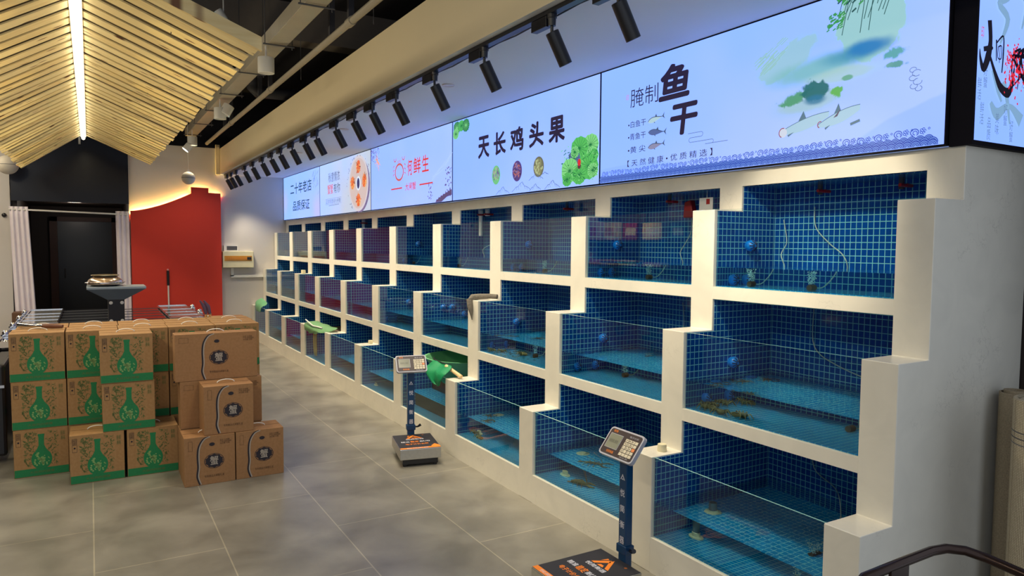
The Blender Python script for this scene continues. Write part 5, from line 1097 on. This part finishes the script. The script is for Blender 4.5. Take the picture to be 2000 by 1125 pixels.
# dark green cloth hanging behind basin
sheet([[(3.12, 5.0+0.12*i, 0.70-0.01*i) for i in range(6)], [(3.05, 5.0+0.07*i, 0.62+0.01*math.sin(i*2)) for i in range(6)], [(2.98, 4.99+0.04*i, 0.52) for i in range(6)]], 'dark_net_pile', net_mat('dark_green_net', C(16, 92, 66), 0.012), None, wob=0.015)
tag(bpy.data.objects['dark_net_pile'], 'dark green net heaped behind the green basin', 'net')
nb = thing('net_bag', (0, 0, 0), 'pale green net bag draped over the seventh bottom-row tank glass', 'net bag')
rows = [[(2.46, 9.10-0.14*i, 0.62+0.012*math.sin(i*2)) for i in range(8)], [(2.37, 9.12-0.14*i, 0.612-0.004*i) for i in range(8)], [(X1-0.010, 9.12-0.11*i, 0.590-0.006*i+0.01*math.sin(i*1.7)) for i in range(8)], [(X1-0.014, 9.11-0.09*i, 0.545+0.012*math.cos(i*2)) for i in range(8)], [(X1-0.010, 9.10-0.07*i, 0.505+0.016*math.sin(i*1.4)) for i in range(8)]]
sheet(rows, 'net_cloth', M_NET2, nb); sheet([[(2.43, 9.07-0.05*i, 0.57) for i in range(4)], [(2.42, 9.07-0.05*i, 0.40) for i in range(4)], [(2.43, 9.05-0.04*i, 0.19) for i in range(4)]], 'hanging_strip', mat('straw_mesh', C(186, 170, 110), 0.8), nb); MB().tube([(2.33, 9.08, 0.645), (2.33, 8.75, 0.60), (2.36, 8.45, 0.60)], 0.008, 8).build('white_cord', M_WHITE, nb)
tag(MB().box(2.55, 8.35, B1+0.005, 3.0, 9.0, 0.55).build('storage_crate', mat('taupe_crate', C(96, 84, 70), 0.7), bevel=0.01), 'grey-brown crate in the seventh bottom-row tank under the net bag', 'crate')
gb = thing('plastic_bag', (0, 0, 0), 'green plastic bag on the farthest bottom-row tank by the wall', 'bag')
sheet([[(2.42, 12.3-0.11*i, 0.70-0.012*abs(i-1)) for i in range(6)], [(2.36, 12.33-0.13*i, 0.66-0.01*i) for i in range(6)], [(X1-0.014, 12.3-0.12*i, 0.60) for i in range(6)], [(X1-0.012, 12.2-0.08*i, 0.50) for i in range(6)]], 'bag_film', M_BAG, gb, wob=0.02)
tag(MB().box(2.50, 11.75, B1+0.005, 2.95, 12.25, 0.52).build('storage_crate', mat('brown_crate'), bevel=0.01), 'brown crate in the farthest bottom-row tank below the green bag', 'crate')
tag(MB().box(2.42, 11.4, 0.34, 2.50, 9.6+0.9, 0.37).build('wooden_batten', mat('pale_wood'), bevel=0.002), 'pale wooden batten inside the ninth bottom-row tank', 'batten') if False else None

# ------------------------------------------------------------------ foreground right
hb = thing('hand_trolley', (0, 0, 0), 'dark brown bent metal tube handle in the lower right corner', 'trolley')
BR = mat('bronze_paint', C(58, 42, 36), 0.25, 0.6)
hp = [(1.55, 1.02, 0.02), (1.55, 1.02, 0.60), (1.56, 1.02, 0.77), (1.60, 1.02, 0.80), (1.77, 1.018, 0.805), (1.88, 1.015, 0.808), (1.93, 1.005, 0.808), (1.965, 0.975, 0.806), (1.98, 0.93, 0.80), (1.985, 0.84, 0.79), (1.99, 0.70, 0.77), (1.99, 0.62, 0.72), (1.99, 0.60, 0.60), (1.99, 0.60, 0.02)]
MB().tube(hp, 0.0125, 14).build('tube_handle', BR, hb, smooth=70); MB().box(1.69, 1.006, 0.68, 1.765, 1.014, 0.80).build('bracket_plate', BR, hb); MB().box(1.55, 0.60, 0.02, 1.99, 1.03, 0.05).build('deck', BR, hb)
rl = thing('mesh_roll', (3.0, 1.20, 0), 'roll of white woven mesh standing at the right picture edge', 'mesh roll')
rl2 = thing('mesh_roll', (3.21, 1.43, 0), 'thin darker mesh roll squeezed between the end panel and the white roll', 'mesh roll')
def weave():
    b = NB('white_weave'); t = b.n('ShaderNodeTexBrick'); b.l(b.uv(), t.inputs['Vector']); t.offset = 0; t.inputs['Scale'].default_value = 1; t.inputs['Brick Width'].default_value = 0.007; t.inputs['Row Height'].default_value = 0.006; t.inputs['Mortar Size'].default_value = 0.0010
    t.inputs['Color1'].default_value = C(212, 202, 176); t.inputs['Color2'].default_value = C(196, 186, 160); t.inputs['Mortar'].default_value = C(120, 104, 80); b.l(t.outputs[0], b.p.inputs['Base Color']); b.p.inputs['Roughness'].default_value = 0.7; return b.m
M_WV = weave()
MB().lathe([(0.13, 0), (0.13, 1.05), (0.118, 1.052), (0.118, 0.95)], (0, 0, 0), 40).build('outer_layer', M_WV, rl, smooth=40)
MB().lathe([(0.110, 0.9), (0.109, 1.045), (0.09, 1.045), (0.09, 0.9)], (0.0, 0.0, 0), 40).build('inner_layer', M_WV, rl, smooth=40)
for k in range(3):
    MB().lathe([(0.1305, 0), (0.1312, 0.002), (0.1305, 0.004)], (0, 0, 0.93-0.022*k), 40).build('stitched_line', M_GREY, rl)
MG = mat('grey_weave', C(150, 136, 112), 0.8, noise=(200, 0.5))
MB().lathe([(0.055, 0), (0.055, 1.02), (0.048, 1.02), (0.048, 0.9)], (0, 0, 0), 24).build('outer_layer', MG, rl2, smooth=40); MB().lathe([(0.04, 0.9), (0.04, 1.03), (0.03, 1.03), (0.03, 0.9)], (0, 0, 0), 20).build('inner_layer', MG, rl2, smooth=40)

# shelf with gift boxes on the opposite side of the hall: it shows as a reflection in the top-row glass
sh = thing('gift_shelf', (-4.0, 9.5, 0), 'dark shelf of gift boxes on the opposite wall, seen reflected in the tank glass', 'shelf')
MS = mat('dark_shelf_board', C(52, 46, 44), 0.5)
for z in (1.215, 1.73): MB().box(-0.18, 0, z-0.025, 0.18, 3.05, z).build('shelf_board', MS, sh)
for y in (-0.02, 1.52, 3.05): MB().box(-0.18, y, 0, -0.15, y+0.03, 2.3).build('upright', MS, sh)
sp = lamp('shelf_fill', 'AREA', (-3.2, 11.0, 2.9), 90, (1, 0.92, 0.8), (-4.0, 11.0, 1.5), 0.3)  # added light so the shelf shows up in the glass reflection
def gift(y0, y1, z0, h, col, lab, col2=None):
    t = thing('gift_box', (-3.95, y0, z0+0.0005), lab, 'box', 'gift boxes on the far shelf')
    MB().box(-0.10, 0, 0, 0.10, y1-y0, h).build('carton_body', mat('gift_'+str(col), C(*col), 0.5), t)
    MB().box(0.1, 0.06*(y1-y0)+0.02, h*0.25, 0.1015, (y1-y0)*0.8, h*0.7).build('front_print', mat('giftp_'+str(col2), C(*col2), 0.5), t)
gift(12.25, 12.52, 1.73, 0.38, (214, 206, 216), 'white and red gift box at the far end of the reflected shelf', (190, 30, 50))
gift(11.66, 12.0, 1.73, 0.36, (226, 208, 170), 'cream gift box second from the far end of the reflected shelf', (190, 120, 70))
gift(10.94, 11.38, 1.73, 0.33, (150, 30, 44), 'dark red gift box in the middle of the reflected shelf', (220, 200, 160))
gift(10.23, 10.78, 1.73, 0.32, (222, 190, 120), 'yellow gift box on the reflected shelf', (236, 226, 200))
gift(9.62, 10.01, 1.73, 0.30, (60, 130, 170), 'blue gift box at the near end of the reflected shelf', (190, 220, 230))
def stack(y0, y1, cols, lab):
    t = thing('gift_pack', (-3.92, y0, 1.2155), lab, 'gift pack', 'flat gift packs on the lower reflected shelf')
    for k, c in enumerate(cols): MB().box(-0.1, 0.01*k, 0.035*k, 0.12, y1-y0-0.01*k, 0.035*k+0.033).build('flat_pack', mat('pack_'+str(c), C(*c), 0.6), t)
stack(12.27, 12.52, [(226, 150, 160), (220, 90, 120), (230, 200, 200)], 'pink flat packs on the lower reflected shelf')
stack(11.6, 12.08, [(230, 214, 190), (70, 60, 120), (226, 196, 160)], 'cream and violet flat packs on the lower reflected shelf')
stack(10.9, 11.49, [(226, 224, 180), (60, 140, 80), (230, 228, 200)], 'green flat packs on the lower reflected shelf')
stack(10.2, 10.72, [(230, 214, 190), (224, 130, 110)], 'coral flat packs at the near end of the lower reflected shelf')
